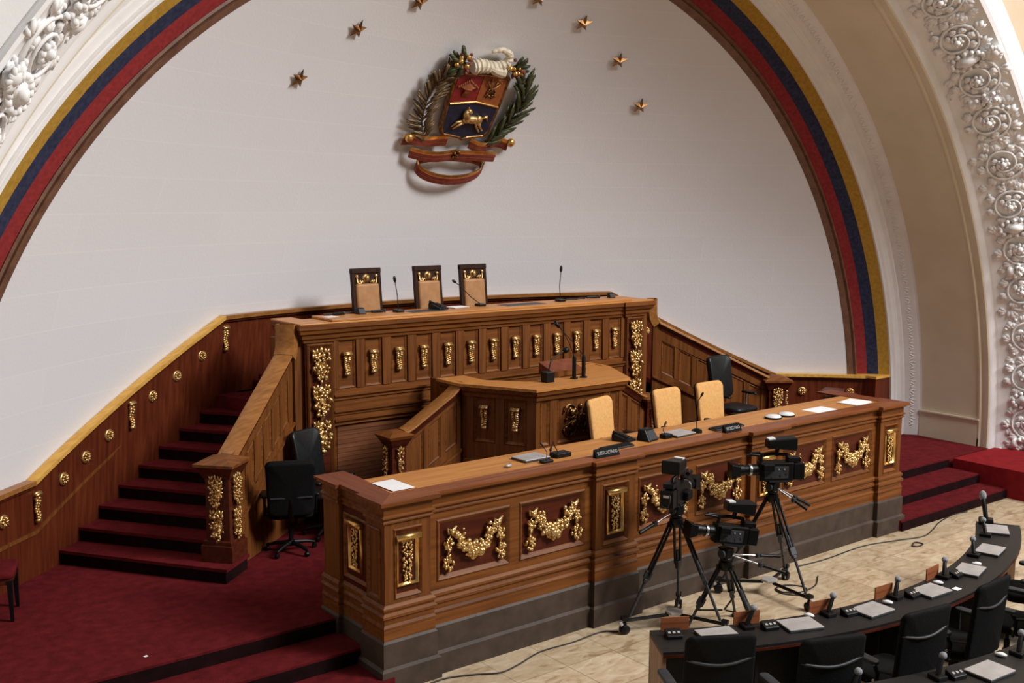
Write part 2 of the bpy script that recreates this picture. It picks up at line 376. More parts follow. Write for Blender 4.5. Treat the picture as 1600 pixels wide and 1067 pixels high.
# plaster relief of the frieze: scrolls, leaves, flowers and cartouches
def relief():
    mb = MB(); r0, y0, r1, y1 = 8.095, .70, 8.43, .03
    wdt = math.hypot(r1 - r0, y1 - y0); ex = (r1 - r0) / wdt; ey = (y1 - y0) / wdt
    Rm = 8.29
    def P(s, t, h):        # s metres along the arc, t 0..wdt across, h out
        a = s / Rm; r = r0 + ex * t + ey * h * 1.0; y = y0 + ey * t - ex * h
        if a < 0: return V((r, y, ZC + s))
        if a > PI: return V((-r, y, ZC - (s - PI * Rm)))
        return V((r * math.cos(a), y, ZC + r * math.sin(a)))
    def B(s, t, h, rs, rt, rh):
        c = P(s, t, h); ds = (P(s + .01, t, h) - c).normalized(); dt = (P(s, t + .01, h) - c).normalized(); dh = ds.cross(dt)
        mb.blob(c, (rs, rt, rh), Matrix((ds, dt, dh)).transposed())
    def T(pts, rs, n=6):
        mb.tube([P(*p) for p in pts], rs, n)
    mid = wdt / 2
    rr = random.Random(3)
    per = 1.46; tot = PI * Rm; n0 = -1; n1 = int(tot / per) + 1
    def leaf(s_, t_, h, ang, L, w_):          # an acanthus lobe: rib and two flanks
        for q, ww in ((0, .5), (-.5, .32), (.5, .32)):
            a = ang + q; c = P(s_ + L * .5 * math.cos(a), t_ + L * .5 * math.sin(a), h)
            e1 = (P(s_ + L * .5 * math.cos(a) + .01 * math.cos(a), t_ + L * .5 * math.sin(a) + .01 * math.sin(a), h) - c).normalized()
            dh = (P(s_, t_, h + .01) - P(s_, t_, h)).normalized(); e2 = dh.cross(e1)
            mb.blob(c, (L * (.56 if q == 0 else .4), w_ * ww, .022), Matrix((e1, e2, dh)).transposed())
    for k in range(n0, n1 + 1):
        s0 = k * per + .35
        for half, sgn in ((0, 1), (1, -1)):
            cs = s0 + half * per * .5; ct = mid + sgn * .02; R0 = .30
            pts = []; rad = []
            for i in range(34):          # spiral stem
                u = i / 33; ang = sgn * (u * 2.0 * 2 * PI) + half * PI + .6; ra = R0 * (1 - u) ** .8 + .02
                pts.append((cs + ra * math.cos(ang), ct + ra * math.sin(ang), .02 + .05 * u)); rad.append(.024 * (1 - u * .5))
            T(pts, rad)
            for i in range(0, 30, 2):    # leaf lobes on both sides of the stem
                u = i / 33; ang = sgn * (u * 2.0 * 2 * PI) + half * PI + .6; ra = R0 * (1 - u) ** .8 + .03
                leaf(cs + ra * math.cos(ang), ct + ra * math.sin(ang), .02 + .03 * u, ang + sgn * .7, .19 * (1.05 - u * .7), .11)
            B(cs, ct, .085, .05, .05, .045)
            for i in range(7):
                a = i * 2 * PI / 7; B(cs + .066 * math.cos(a), ct + .066 * math.sin(a), .06, .036, .03, .03)
            for i in range(26):          # loose leaves and buds filling the gaps
                a = rr.uniform(0, 2 * PI); ra = rr.uniform(.30, .45); t_ = ct + ra * math.sin(a); s_ = cs + ra * math.cos(a)
                if .07 < t_ < wdt - .06:
                    if rr.random() < .6: leaf(s_, t_, .012, rr.uniform(0, 2 * PI), rr.uniform(.11, .18), .10)
                    else: B(s_, t_, .03, .03, .03, .03)
        cs = s0 + per * .25 + (per * .5 if k % 2 else 0)     # basket and cartouche alternating at the crossings
        if k % 2 == 0:
            B(cs, mid, .05, .11, .19, .06); B(cs, mid, .09, .07, .13, .05)
            for i in range(14):
                a = i * 2 * PI / 14; B(cs + .13 * math.cos(a), mid + .215 * math.sin(a), .06, .04, .035, .04)
            B(cs, wdt - .01, .08, .09, .09, .07)
            for i in range(7): leaf(cs, wdt - .02, .10, i * 2 * PI / 7, .14, .08)
        else:
            for i in range(18): B(cs + rr.uniform(-.11, .11), mid + rr.uniform(-.1, .2), .05 + rr.uniform(0, .04), .036, .036, .032)
            B(cs, mid - .16, .05, .10, .06, .05)
    return mb.build('plaster_relief', M['plaster'], face, smooth=180, recalc=False)
relief()

# wainscot on the apse wall; its cap follows the stairs
def rail_z(x):
    a = abs(x)
    if a >= 6.03: return 1.45
    if a <= 3.35: return 2.90
    return 1.45 + (6.03 - a) / (6.03 - 3.35) * 1.45
xs = sorted(set([-7.12, -6.03, -3.35, 3.35, 6.03, 7.12] + [-7.12 + 14.24 * k / 96 for k in range(97)]))
def wain(z_lo, z_hi, inset, thick=.05, xs=xs):
    mb = MB(); m = 4
    for x in xs:
        zl, zh = z_lo(x), z_hi(x)
        a, b = apse(x, max(zl, ZP), inset), apse(x, zh, inset)
        n = V((x, a.y - DY, 0)).normalized()
        a = V((a.x, a.y, zl)); b = V((b.x, b.y, zh))
        mb.v += [a - n * 0, b, b + n * thick, a + n * thick]
    for i in range(len(xs) - 1):
        for k in range(4): mb.f.append([i * m + k, i * m + (k + 1) % m, (i + 1) * m + (k + 1) % m, (i + 1) * m + k])
    mb.f += [[0, 1, 2, 3], [(len(xs) - 1) * m + k for k in (3, 2, 1, 0)]]
    return mb
def floor_z(x): return ZP if abs(x) > 5.9 else ZP
wsc = struct(wain(lambda x: ZP, lambda x: rail_z(x) - .02, .07, .08).build('baseboard_back', M['wains'], smooth=20), 'mahogany wainscot along the curved wall, rising with the stairs')
for a_, b_, mt in ((-7.13, -6.03, 'rail'), (-6.03, -3.35, 'railw'), (-3.35, 3.35, 'rail'), (3.35, 6.03, 'rail'), (6.03, 7.13, 'railw')):
    wain(lambda x: rail_z(x) - .015, lambda x: rail_z(x) + .035, .13, .12, [x for x in xs if a_ - .001 <= x <= b_ + .001]).build('cap_rail', M[mt], wsc, smooth=20)
wain(lambda x: rail_z(x) - .05, lambda x: rail_z(x) - .012, .105, .05).build('cap_moulding', M['wooddk'], wsc, smooth=20)
wain(lambda x: rail_z(x) - .56, lambda x: rail_z(x) - .52, .10, .15).build('dado_rail', M['woodz'], wsc, smooth=20)
wr_ = apse(7.12, .8, .1); mb = MB()
for s in (1, -1): mb.box(s * 7.12 - .0 if s > 0 else -7.62, 7.62 if s > 0 else -7.12, 2.42, 2.50 + .4, ZP, 1.45)
mb.build('end_panel', M['wains'], wsc, smooth=0)
mb = MB()
for s in (1, -1): mb.box(7.10 if s > 0 else -7.64, 7.64 if s > 0 else -7.10, 2.40, 2.9, 1.45, 1.49)
mb.build('end_cap', M['railw'], wsc, smooth=0)

# ------------------------------------------------------------------ gilded ornaments (local: x right, z up, towards viewer = -y)
def orn_bracket(h=.30, w=.085, seed=1):
    r = random.Random(seed); mb = MB()
    mb.box(-w / 2, w / 2, -.05, 0, h / 2 - .045, h / 2)
    mb.tube([(-w / 2, -.05, h / 2 - .03), (w / 2, -.05, h / 2 - .03)], .02, 8)
    for i in range(16):
        t = i / 15; z = h / 2 - .06 - t * (h - .11); ww = w * (.48 - .18 * t)
        sg = 1 if i % 2 else -1
        mb.blob((sg * ww * .5, -.03 - .012 * math.sin(t * 9), z), (w * .30 * (1 - .35 * t), .022, h * .07), Ry(sg * .7))
    mb.tube([(-w * .3, -.035, -h / 2 + .03), (w * .3, -.035, -h / 2 + .03)], .024, 8)
    mb.blob((0, -.03, -h / 2 + .075), (w * .3, .025, .03)); return mb
def orn_rosette(r0=.075):
    mb = MB(); mb.lathe([(r0 * .98, 0), (r0, .02), (r0 * .75, .035), (r0 * .6, .02), (.001, .02)], n=18, rot=Rx(PI / 2))
    for i in range(8): mb.blob((r0 * .5 * math.cos(i * PI / 4), -.035, r0 * .5 * math.sin(i * PI / 4)), (r0 * .3, .018, r0 * .18), Ry(-i * PI / 4))
    mb.blob((0, -.045, 0), (r0 * .26, .025, r0 * .26)); return mb
def orn_garland(seed=1, W=.68, H=.40):
    r = random.Random(seed); mb = MB()
    for i in range(25):                         # the swag, thick in the middle
        t = i / 24; u = (t - .5) * 2; x = u * W * .36; z = .13 - .21 * (1 - abs(u) ** 1.6)
        k = .032 + .050 * (1 - abs(u)) ** .8
        for j in range(8):
            a = r.uniform(0, 2 * PI); q = k * r.uniform(.2, 1.0)
            s = k * r.uniform(.26, .46); mb.blob((x + q * math.cos(a), -.015 - r.uniform(0, .03) - (k - q) * .4, z + q * math.sin(a)), (s, s * .8, s * r.uniform(.8, 1.3)), Ry(a))
    for sg in (-1, 1):
        for j in range(14):                     # upper bouquets
            mb.blob((sg * (.19 + r.uniform(-.06, .06)), -.03 - r.uniform(0, .02), .10 + r.uniform(-.05, .06)), r.uniform(.014, .030))
        x = sg * W * .40
        mb.tube([(x - .03, -.02, .13), (x - .045, -.03, .185), (x, -.03, .155), (x + .045, -.03, .19), (x + .03, -.02, .13), (x, -.03, .11)], .015, 6)
        mb.blob((x, -.035, .145), .028)
        xx = x + sg * .035
        mb.tube([(x, -.02, .13), (xx, -.022, .06), (xx, -.022, -.06), (xx, -.02, -.2)], .009, 6)
        for zc_, big in ((.015, .85), (-.14, 1.1)):    # tassels of fruit and leaves
            for j in range(24):
                t = j / 23; wz = math.sin(PI * (t * .82 + .14)) * .056 * big
                mb.blob((xx + r.uniform(-1, 1) * wz, -.02 - r.uniform(0, .025), zc_ + .06 - t * .125 * big), (r.uniform(.014, .022), .016, r.uniform(.016, .028)))
    return mb
def orn_strip(h=.40, w=.075, seed=1):
    r = random.Random(seed); mb = MB()
    for i in range(80):
        t = i / 79; sg = 1 if i % 2 else -1
        mb.blob((sg * w * r.uniform(.05, .4) * (1 - .2 * t), -.008 - r.uniform(0, .012), h / 2 - .02 - t * (h - .04)), (r.uniform(.008, .015), .012, r.uniform(.01, .018)), Ry(sg * r.uniform(.2, .9)))
    mb.box(-w / 2, w / 2, -.02, 0, h / 2 - .02, h / 2); return mb
def orn_drop(h=1.3, w=.25, seed=1, scale=1.0):
    """hanging garland of fruit for a tall pilaster"""
    r = random.Random(seed); mb = MB(); n = max(1, round(h / .40)); seg = h / n
    mb.blob((0, -.03, h / 2 - .03), (w * .1, .02, .045))
    for k in range(n):
        zt = h / 2 - k * seg
        for sg in (-1, 1):
            for q, (dx, dz, a) in enumerate(((.36, .12, .4), (.22, .10, -.3), (.40, .24, .1), (.12, .2, -.5))):
                mb.blob((sg * w * dx, -.02 - .004 * q, zt - seg * dz), (w * .075, .018, seg * .10), Ry(sg * a))
        mb.blob((0, -.005, zt - seg * .56), (w * .36, .03, seg * .34)); mb.blob((0, -.005, zt - seg * .2), (w * .26, .022, seg * .16))
        for j in range(64):
            t = r.random(); z = zt - seg * (.22 + .70 * t); ww = w * .44 * math.sin(PI * (.22 + .70 * t)) ** .7
            s = r.uniform(.055, .115) * w; mb.blob((r.uniform(-1, 1) * ww, -.015 - r.uniform(0, .04), z), (s, s * .8, s * r.uniform(.9, 1.5)), Ry(r.uniform(-.6, .6)))
        mb.blob((0, -.025, zt - seg * .96), (w * .08, .02, seg * .08))
    return mb
def orn_frame(h=.45, w=.23):
    pl_ = Plane((0, 0, 0), (1, 0, 0), (0, 0, 1), (0, -1, 0)); mb = MB()
    mb.frame(pl_, [(-w / 2, -h / 2), (w / 2, -h / 2), (w / 2, h / 2), (-w / 2, h / 2)], .026, .03)
    mb.box(-w / 2 - .008, w / 2 + .008, -.06, -.0, h / 2 - .035, h / 2 + .012); return mb
ORN = {}
def ornament(key, fn, mat, name, parent, loc, rz=0.0, sx=1.0, label=None):
    """link a gilded ornament (shared mesh) under its parent; loc in world coordinates"""
    if key not in ORN:
        o = fn().build(name, mat, None, smooth=180, recalc=False); ORN[key] = o
        o2 = o
    else:
        o2 = ORN[key].copy(); o2.name = name; col.objects.link(o2)
    o2.parent = parent; o2.location = V(loc) - wloc(parent); o2.rotation_euler = (0, 0, rz); o2.scale = (sx, 1, 1)
    if label: o2['label'] = label
    return o2
def wall_rz(x): return math.atan2(-x, apse(x, 1.0).y - DY)
for x in (-6.43, -5.67, -5.37, -5.05, -4.42, -4.06, -3.68, 6.43, 7.0, 3.68, 4.06, 4.42, 5.05, 5.37, 5.67):
    p = apse(x, rail_z(x) - .27, .075); ornament('rosette', orn_rosette, M['gold'], 'gilded_rosette', wsc, p, wall_rz(x), label='round gilded rosette')
for x in (-6.03, -4.74, -3.33, 3.33, 4.74, 6.0):
    p = apse(x, rail_z(x) - .27, .075); ornament('wallbr', lambda: orn_bracket(.34, .1, 3), M['gold'], 'gilded_bracket', wsc, p, wall_rz(x), label='long gilded leaf bracket')
p = apse(6.72, 1.30, .09)
MB().cbox((0, -.01, 0), (.2, .03, .035)).build('brass_plate', M['goldflat'], wsc, loc=tuple(p)).rotation_euler = (0, 0, wall_rz(6.72))
# ------------------------------------------------------------------ staircases
RAILP = [(-.11, -.035), (-.12, -.02), (-.115, -.005), (-.06, .012), (.06, .012), (.115, -.005), (.12, -.02), (.11, -.035)]
COVEP = [(-.075, -.12), (-.08, -.085), (-.105, -.04), (.105, -.04), (.08, -.085), (.075, -.12)]
def sheared(pl, a0, a1, zf, d0, d1, mb_f, mb_p, w=.05, h=.022):
    """a panel whose top and bottom follow a sloping line zf(a): frame moulding and field"""
    q = [(a0, zf(a0) - d1), (a1, zf(a1) - d1), (a1, zf(a1) - d0), (a0, zf(a0) - d0)]
    mb_f.frame(pl, q, w, h, -.024)
    mb_p.pprism(pl, q, -.05, -.018)
def wallface(pl, L, z0, zf, cuts, d_top, d_bot, d_ledge, mb_body, mb_f, mb_p, depth=.14):
    """panelled balustrade wall on a plane: stiles and rails stand proud of recessed panels"""
    mb_body.pprism(pl, [(0, z0), (L, z0), (L, zf(L) - .02), (0, zf(0) - .02)], -depth, -.03)
    mb_body.pprism(pl, [(0, zf(0) - d_top), (L, zf(L) - d_top), (L, zf(L) - .02), (0, zf(0) - .02)], -.03, 0)
    mb_body.pprism(pl, [(0, z0), (L, z0), (L, zf(L) - d_bot), (0, zf(0) - d_bot)], -.03, 0)
    e = [0] + [c for p in cuts for c in p] + [L]
    for i in range(0, len(e), 2):
        a, b = e[i], e[i + 1]
        if b - a > .005: mb_body.pprism(pl, [(a, zf(a) - d_bot), (b, zf(b) - d_bot), (b, zf(b) - d_top), (a, zf(a) - d_top)], -.03, 0)
    for a, b in cuts: sheared(pl, a, b, zf, d_top, d_bot, mb_f, mb_p, .03, .018)
    mb_f.pprism(pl, [(0, zf(0) - d_ledge - .03), (L, zf(L) - d_ledge - .03), (L, zf(L) - d_ledge), (0, zf(0) - d_ledge)], 0, .03)
    mb_f.pprism(pl, [(0, zf(0) - d_ledge - .05), (L, zf(L) - d_ledge - .05), (L, zf(L) - d_ledge - .03), (0, zf(0) - d_ledge - .03)], 0, .015)

RISE, RUN = .1635, .325
def staircase(label, blabel, Nc, B, sg):
    Nc, B = V(Nc), V(B)
    root = thing('staircase', label, 'staircase', (Nc.x, Nc.y, ZP))
    t = V((.81 * -sg, .5864, 0)); w = V((-.5864 * -sg, .81, 0))
    b = (B - Nc).normalized(); c = V((b.y, -b.x, 0)) * (1 if sg < 0 else -1)      # c: outward, away from the steps
    if sg > 0: c = V((-b.y, b.x, 0))
    if c.y > 0: c = -c
    # steps
    def on_wall(d):
        lo, hi = 0.0, 9.0                     # walk along w from the banister line to the wall
        p0 = t * d
        best = None
        for k in range(2000):
            p = p0 + w * (k * .005)
            if p.x * sg > 0 and (p - V((0, DY, 0))).length > DR - .09: return p
        return p
    def on_ban(d):
        # banister line Nc + b*u ; solve dot(t)=d
        dB = B.dot(t)
        if d > dB: return B - c * .07 + V((0, 1, 0)) * ((d - dB) / t.y)
        u = (d - Nc.dot(t)) / b.dot(t); return Nc + b * u - c * .06
    for i in range(9):
        d0 = -2.31 + RUN * i; d1 = d0 + RUN + (.03 if i < 8 else .1); z = ZP + RISE * (i + 1)
        a0, a1, e0, e1 = on_ban(d0), on_ban(d1), on_wall(d0), on_wall(d1)
        if i == 0:
            n0 = Nc - b * .36 + c * .20; n1 = Nc + c * .20 + b * .18; pts = [n0, n1, a1, e1, e0]
        else: pts = [a0, a1, e1, e0]
        pts = [(p.x, p.y) for p in pts]
        if sg > 0: pts = pts[::-1]
        s = MB().prism(pts, z - .035, z).build('step', M['carpet'], root, world=True, smooth=0)
        q = [p + t * .02 for p in ([a0, e0] if i else [])]
        if i: rp_ = [(p.x, p.y) for p in (a0 + t * .02, a1 + t * .0, e1, e0 + t * .02)]
        else:
            rp_ = [(p.x, p.y) for p in (n0 + b * .02 - c * .02, n1 - b * .02 - c * .02, a1, e1, e0 + t * .02)]
        if sg > 0: rp_ = rp_[::-1]
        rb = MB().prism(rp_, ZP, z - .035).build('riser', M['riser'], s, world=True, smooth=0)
    # banister
    L = (B - Nc).length
    pl_ = Plane((Nc.x + c.x * .07, Nc.y + c.y * .07, 0), b, (0, 0, 1), c)
    slope = (2.58 - 1.68) / (L - .1)
    zf = lambda a: 1.66 + slope * max(0, a - .08)
    body, fr, pn = MB(), MB(), MB()
    n = 6; a0, a1 = .2, L - .1; cw = (a1 - a0) / n
    cuts = [(a0 + cw * i + .035, a0 + cw * (i + 1) - .035) for i in range(n)]
    wallface(pl_, L, ZP, zf, cuts, .24, .74, .84, body, fr, pn)
    ban = body.build('banister', M['woodz'], root, world=True, smooth=0)
    ban['label'] = blabel
    fr.build('panel_moulding', M['wood'], ban, world=True, smooth=30)
    pn.build('panel', M['woodz'], ban, world=True, smooth=0)
    rp_ = [Nc + b * .08 + V((0, 0, 1.68))]
    for k in range(8): rp_.append(Nc + b * (.1 + (L - .2) * k / 7) + V((0, 0, 1.68 + (2.56 - 1.68) * k / 7)))
    for da, dz in ((.03, .04), (.05, .09), (.058, .16), (.06, .36)): rp_.append(Nc + b * (L - .1 + da) + V((0, 0, 2.56 + dz)))
    mb = MB(); mb.sweep([(x, z) for x, z in RAILP], rp_[:9]); MB().sweep(COVEP, rp_[:9]).build('rail_cove', M['wooddk'], ban, world=True, smooth=40)
    top = rp_[8:]; ws = MB()
    side = c
    for i, p in enumerate(top):
        tt = (top[min(i + 1, len(top) - 1)] - top[max(0, i - 1)]).normalized(); up = c.cross(tt) * (1 if c.cross(tt).z > 0 or c.cross(tt).dot(b) < 0 else -1)
        up = V((0, 0, 1)) - tt * tt.z
        up = (-b - tt * (-b).dot(tt)) if up.length < .55 else up
        up.normalize()
        ws.v += [p + c * .12 + up * .0, p + c * .05 + up * .02, p - c * .05 + up * .02, p - c * .12, p - c * .12 - up * .12, p + c * .12 - up * .12]
    for i in range(len(top) - 1):
        for k in range(6): ws.f.append([i * 6 + k, i * 6 + (k + 1) % 6, (i + 1) * 6 + (k + 1) % 6, (i + 1) * 6 + k])
    mb.add(ws.v, ws.f)
    mb.build('handrail', M['rail'], ban, world=True, smooth=40)
    # newel post
    ang = math.atan2(b.y, b.x); R = Rz(ang); hw = .135
    nb = MB(); z0 = ZP + RISE
    nb.cbox(Nc + V((0, 0, z0 + .09)), (hw * 2 + .09, hw * 2 + .09, .18), R).cbox(Nc + V((0, 0, z0 + .2)), (hw * 2 + .05, hw * 2 + .05, .05), R)
    nb.cbox(Nc + V((0, 0, z0 + .55)), (hw * 2, hw * 2, .72), R)
    nb.hexa([Nc + R @ V((x * k, y * k, z)) for k, z in ((hw + .012, 1.49), (hw + .078, 1.625)) for x, y in ((-1, -1), (1, -1), (1, 1), (-1, 1))])
    nw = nb.build('newel_post', M['wooddk'], root, world=True, smooth=0, bevel=.006)
    cp = MB(); k0 = Nc + V((0, 0, 1.625)); h2 = hw + .09
    cp.add([k0 + R @ V((x * h2, y * h2, z)) for z in (0, .03) for x, y in ((-1, -1), (1, -1), (1, 1), (-1, 1))] + [k0 + R @ V((x * .07, y * .07, .085)) for x, y in ((-1, -1), (1, -1), (1, 1), (-1, 1))],
           [(0, 3, 2, 1), (0, 1, 5, 4), (1, 2, 6, 5), (2, 3, 7, 6), (3, 0, 4, 7), (4, 5, 9, 8), (5, 6, 10, 9), (6, 7, 11, 10), (7, 4, 8, 11), (8, 9, 10, 11)])
    cp.build('newel_cap', M['wood'], nw, world=True, smooth=0)
    zo = z0 + .58
    p = Nc - b * (hw + .003) + V((0, 0, zo)); r1 = math.atan2(-b.y, -b.x) + PI / 2
    ornament('newel', lambda: orn_drop(.74, .17, 5), M['gold'], 'gilded_drop', nw, p, r1)
    p = Nc + c * (hw + .003) + V((0, 0, zo)); r2 = math.atan2(c.y, c.x) + PI / 2
    ornament('newel', lambda: None, M['gold'], 'gilded_drop', nw, p, r2)
    return root
staircase('carpeted wooden staircase climbing along the left side of the curved wall', 'sloping oak banister with panels', (-4.41, 2.69, 0), (-3.10, 3.80, 0), -1)
staircase('wooden staircase with sloping banister behind the black chair on the right', 'sloping oak banister with panels', (4.74, 2.66, 0), (3.13, 3.80, 0), 1)
# landing behind the rostrum
ld = [(-3.0, 3.9), (3.0, 3.9), (3.5, 5.3)] + [tuple(apse(3.5 - 7.0 * k / 16, 1.9, .08)[:2]) for k in range(17)] + [(-3.5, 5.3)]
ln = struct(MB().prism(ld, ZP, 1.90).build('floor_landing', M['carpet'], smooth=0), 'upper carpeted landing behind the high rostrum')
MB().box(-2.8, 2.8, 4.05, 5.25, 1.9, 2.10).build('dais', M['carpet'], ln, world=True, smooth=0)

# ------------------------------------------------------------------ rostrum (high desk at the back)
ros = thing('rostrum', 'high panelled oak rostrum with a row of gilded brackets at the back', 'rostrum', (0, 3.77, ZP))
PF = Plane((0, 3.77, 0), (1, 0, 0), (0, 0, 1), (0, -1, 0))
b = MB(); b.box(-2.9, 2.9, 3.80, 3.92, ZP, 2.88)
for s in (-1, 1): b.box(s * 2.9 if s < 0 else 2.75, -2.75 if s < 0 else 2.9, 3.80, 4.5, ZP, 2.88)
b.pbox(PF, -2.49, 2.49, 2.70, 2.86, -.03, 0).pbox(PF, -2.49, 2.49, 1.97, 2.06, -.03, 0)
edges = [-2.49] + [v for i in range(13) for v in ((i - 6) * .382 - .125, (i - 6) * .382 + .125)] + [2.49]
body = b.build('body', M['wood'], ros, world=True, smooth=0)
s_ = MB()
for i in range(0, len(edges), 2):
    a0, a1 = edges[i], edges[i + 1]; k = .012 if 0 < i < len(edges) - 2 else 0
    s_.hexa([PF.P(*q) for q in ((a0 + k, 2.06, -.03), (a1 - k, 2.06, -.03), (a1, 2.70, -.03), (a0, 2.70, -.03), (a0 + k, 2.06, .012), (a1 - k, 2.06, .012), (a1, 2.70, .012), (a0, 2.70, .012))])
s_.build('stile', M['woodz'], ros, world=True, smooth=0, bevel=.006)
for i in range(13):
    x = (i - 6) * .382; q = [(x - .125, 2.06), (x + .125, 2.06), (x + .125, 2.70), (x - .125, 2.70)]
    p = MB().pprism(PF, q, -.04, -.022).build('panel', M['wood'], ros, world=True, smooth=0)
    MB().frame(PF, q, .035, .02, -.022).build('panel_moulding', M['wood'], p, world=True, smooth=30)
    ornament('rosbr', lambda: orn_bracket(.31, .115, 1), M['gold'], 'gilded_bracket', p, (x, 3.792, 2.37))
mo = MB()
prof = [(0, 0), (.05, 0), (.05, -.02), (.035, -.035), (.02, -.05), (.02, -.07), (0, -.07)]
for z, k in ((2.0, 1.0), (1.80, .9), (1.69, 1.1)):
    mo.sweep([(q * k, zz * k) for q, zz in prof], [(-2.49, 3.77, z), (2.49, 3.77, z)])
mo.box(-2.49, 2.49, 3.77, 3.81, 1.62, 1.97)
mo.build('moulding', M['wood'], ros, world=True, smooth=30)
sl = MB()
for k in range(21):
    z = ZP + .03 + k * .056; sl.hexa([(-2.43, 3.80, z), (2.43, 3.80, z), (2.43, 3.82, z), (-2.43, 3.82, z), (-2.43, 3.795, z + .05), (2.43, 3.795, z + .05), (2.43, 3.82, z + .05), (-2.43, 3.82, z + .05)])
    sl.box(-2.43, 2.43, 3.79, 3.80, z + .002, z + .053)
sl.build('slatted_panel', M['slat'], ros, world=True, smooth=0)
for s in (-1, 1):
    MB().box(s * 3.0 if s < 0 else 2.886, -2.886 if s < 0 else 3.0, 3.79, 4.45, ZP, 2.70).build('side_pier', M['woodz'], ros, world=True, smooth=0)
    x0, x1 = (-2.885, -2.485) if s < 0 else (2.485, 2.885)
    pb = MB().box(x0, x1, 3.74, 3.82, ZP, 2.68); pb.box(x0 - .01, x1 + .01, 3.72, 3.82, ZP, ZP + .18)
    pp = pb.build('pilaster', M['wooddk'], ros, world=True, smooth=0, bevel=.008)
    PP = Plane((0, 3.74, 0), (1, 0, 0), (0, 0, 1), (0, -1, 0))
    MB().frame(PP, [(x0 + .02, .75), (x1 - .02, .75), (x1 - .02, 2.665), (x0 + .02, 2.665)], .05, .03).build('panel_moulding', M['woodz'], pp, world=True, smooth=30)
    ornament('rosdrop', lambda: orn_drop(1.34, .27, 9), M['gold'], 'gilded_drop', pp, ((x0 + x1) / 2, 3.725, 1.95))
cor = [(0, 0), (.02, 0), (.025, .03), (.05, .05), (.055, .09), (.09, .115), (.10, .15), (.12, .17), (.12, .23), (0, .23)]
path = [(-2.89, 4.4, 2.68), (-2.89, 3.74, 2.68), (-2.49, 3.74, 2.68), (-2.49, 3.77, 2.68), (2.49, 3.77, 2.68), (2.49, 3.74, 2.68), (2.89, 3.74, 2.68), (2.89, 4.4, 2.68)]
MB().sweep(cor, path).build('cornice', M['wood'], ros, world=True, smooth=25)
tp = MB().prism([(-2.99, 3.64), (2.99, 3.64), (2.99, 4.45), (2.7, 4.45), (2.7, 4.16), (-2.7, 4.16), (-2.7, 4.45), (-2.99, 4.45)], 2.90, 2.925)
tp.prism([(-2.55, 3.66), (2.55, 3.66), (2.55, 4.2), (-2.55, 4.2)], 2.925, 2.955)
tp.build('worktop', M['woodtop'], ros, world=True, smooth=0, bevel=.008)

# ------------------------------------------------------------------ podium in front of the rostrum
pod = thing('podium', 'octagonal oak speaking podium with carved front between rostrum and long desk', 'podium', (0, 2.4, ZP))
FL = [(-1.17, 2.78), (-.72, 1.95), (.72, 1.95), (1.17, 2.78)]
zt = 2.09
b, fr, pn = MB(), MB(), MB()
def inset_line(p, q, d):
    p, q = V((*p, 0)), V((*q, 0)); u = (q - p).normalized(); n = V((u.y, -u.x, 0)); return p, q, u, n
walls = []
for i in range(3):
    p, q, u, n = inset_line(FL[i], FL[i + 1], 0)
    P_ = Plane(p, u, (0, 0, 1), n); L = (q - p).length; walls.append((P_, L))
    b.pbox(P_, 0, L, ZP, zt, -.12, -.03); b.pbox(P_, 0, L, 2.0, zt, -.03, 0); b.pbox(P_, 0, L, 1.18, 1.42, -.03, 0)
    if i == 1: cuts = [(.06, .22), (.33, L - .33), (L - .22, L - .06)]
    else: cuts = [(.10, .40), (.52, .82)]
    e = [0] + [c for k in cuts for c in k] + [L]
    for k in range(0, len(e), 2): b.pbox(P_, e[k], e[k + 1], 1.42, 2.0, -.03, 0)
    for a0, a1 in cuts:
        qd = [(a0, 1.42), (a1, 1.42), (a1, 2.0), (a0, 2.0)]; fr.frame(P_, qd, .045, .022, -.022); pn.pprism(P_, qd, -.045, -.02)
    b.pbox(P_, -.02, L + .02, 1.13, 1.20, 0, .035)
pbody = b.build('body', M['woodz'], pod, world=True, smooth=0)
fr.build('panel_moulding', M['wood'], pod, world=True, smooth=30); pn.build('panel', M['woodz'], pod, world=True, smooth=0)
for i, a in ((0, .25), (0, .67), (2, .27), (2, .69)):
    P_ = walls[i][0]; p = P_.P(a, 1.74, -.018); ornament('rosbr', lambda: None, M['gold'], 'gilded_bracket', pod, p, math.atan2(P_.n.y, P_.n.x) + PI / 2)
# carved scrolls of the front panel
P_ = walls[1][0]; mb = MB(); cx = .72
r = random.Random(4)
for sx in (-1, 1):
    for zc_, sz in ((1.80, 1), (1.60, -1)):
        pts = []; rad = []
        for i in range(26):
            u = i / 25; a = sz * sx * u * 3.6 * PI + (0 if sx > 0 else PI); ra = .105 * (1 - u) + .01
            pts.append(P_.P(cx + sx * (.16 + 0) + ra * math.cos(a), zc_ + ra * math.sin(a), -.005 + .01 * u)); rad.append(.014 * (1 - .4 * u))
        mb.tube(pts, rad, 6)
        for j in range(9): mb.blob(P_.P(cx + sx * (.16 + r.uniform(-.12, .1)), zc_ + r.uniform(-.1, .1), .0), (r.uniform(.015, .03),) * 3)
mb.blob(P_.P(cx, 1.72, 0), (.05, .03, .08)); mb.blob(P_.P(cx, 1.86, 0), (.03, .025, .05))
mb.build('carved_scrolls', M['bronze'], pod, world=True, smooth=180, recalc=False)
for sx in (-1, 1):
    for zc_ in (1.66, 1.80):
        MB().blob((0, 0, 0), (.035, .03, .045)).blob((.03, 0, .03), .022).blob((-.03, 0, .02), .02).build('gilded_leaf', M['gold'], pod, smooth=180).location = P_.P(cx + sx * .13, zc_, .008) - wloc(pod)
ct = [(-1.27, 3.3), (-1.27, 2.80), (-.78, 1.87), (.78, 1.87), (1.27, 2.80), (1.27, 3.3)]
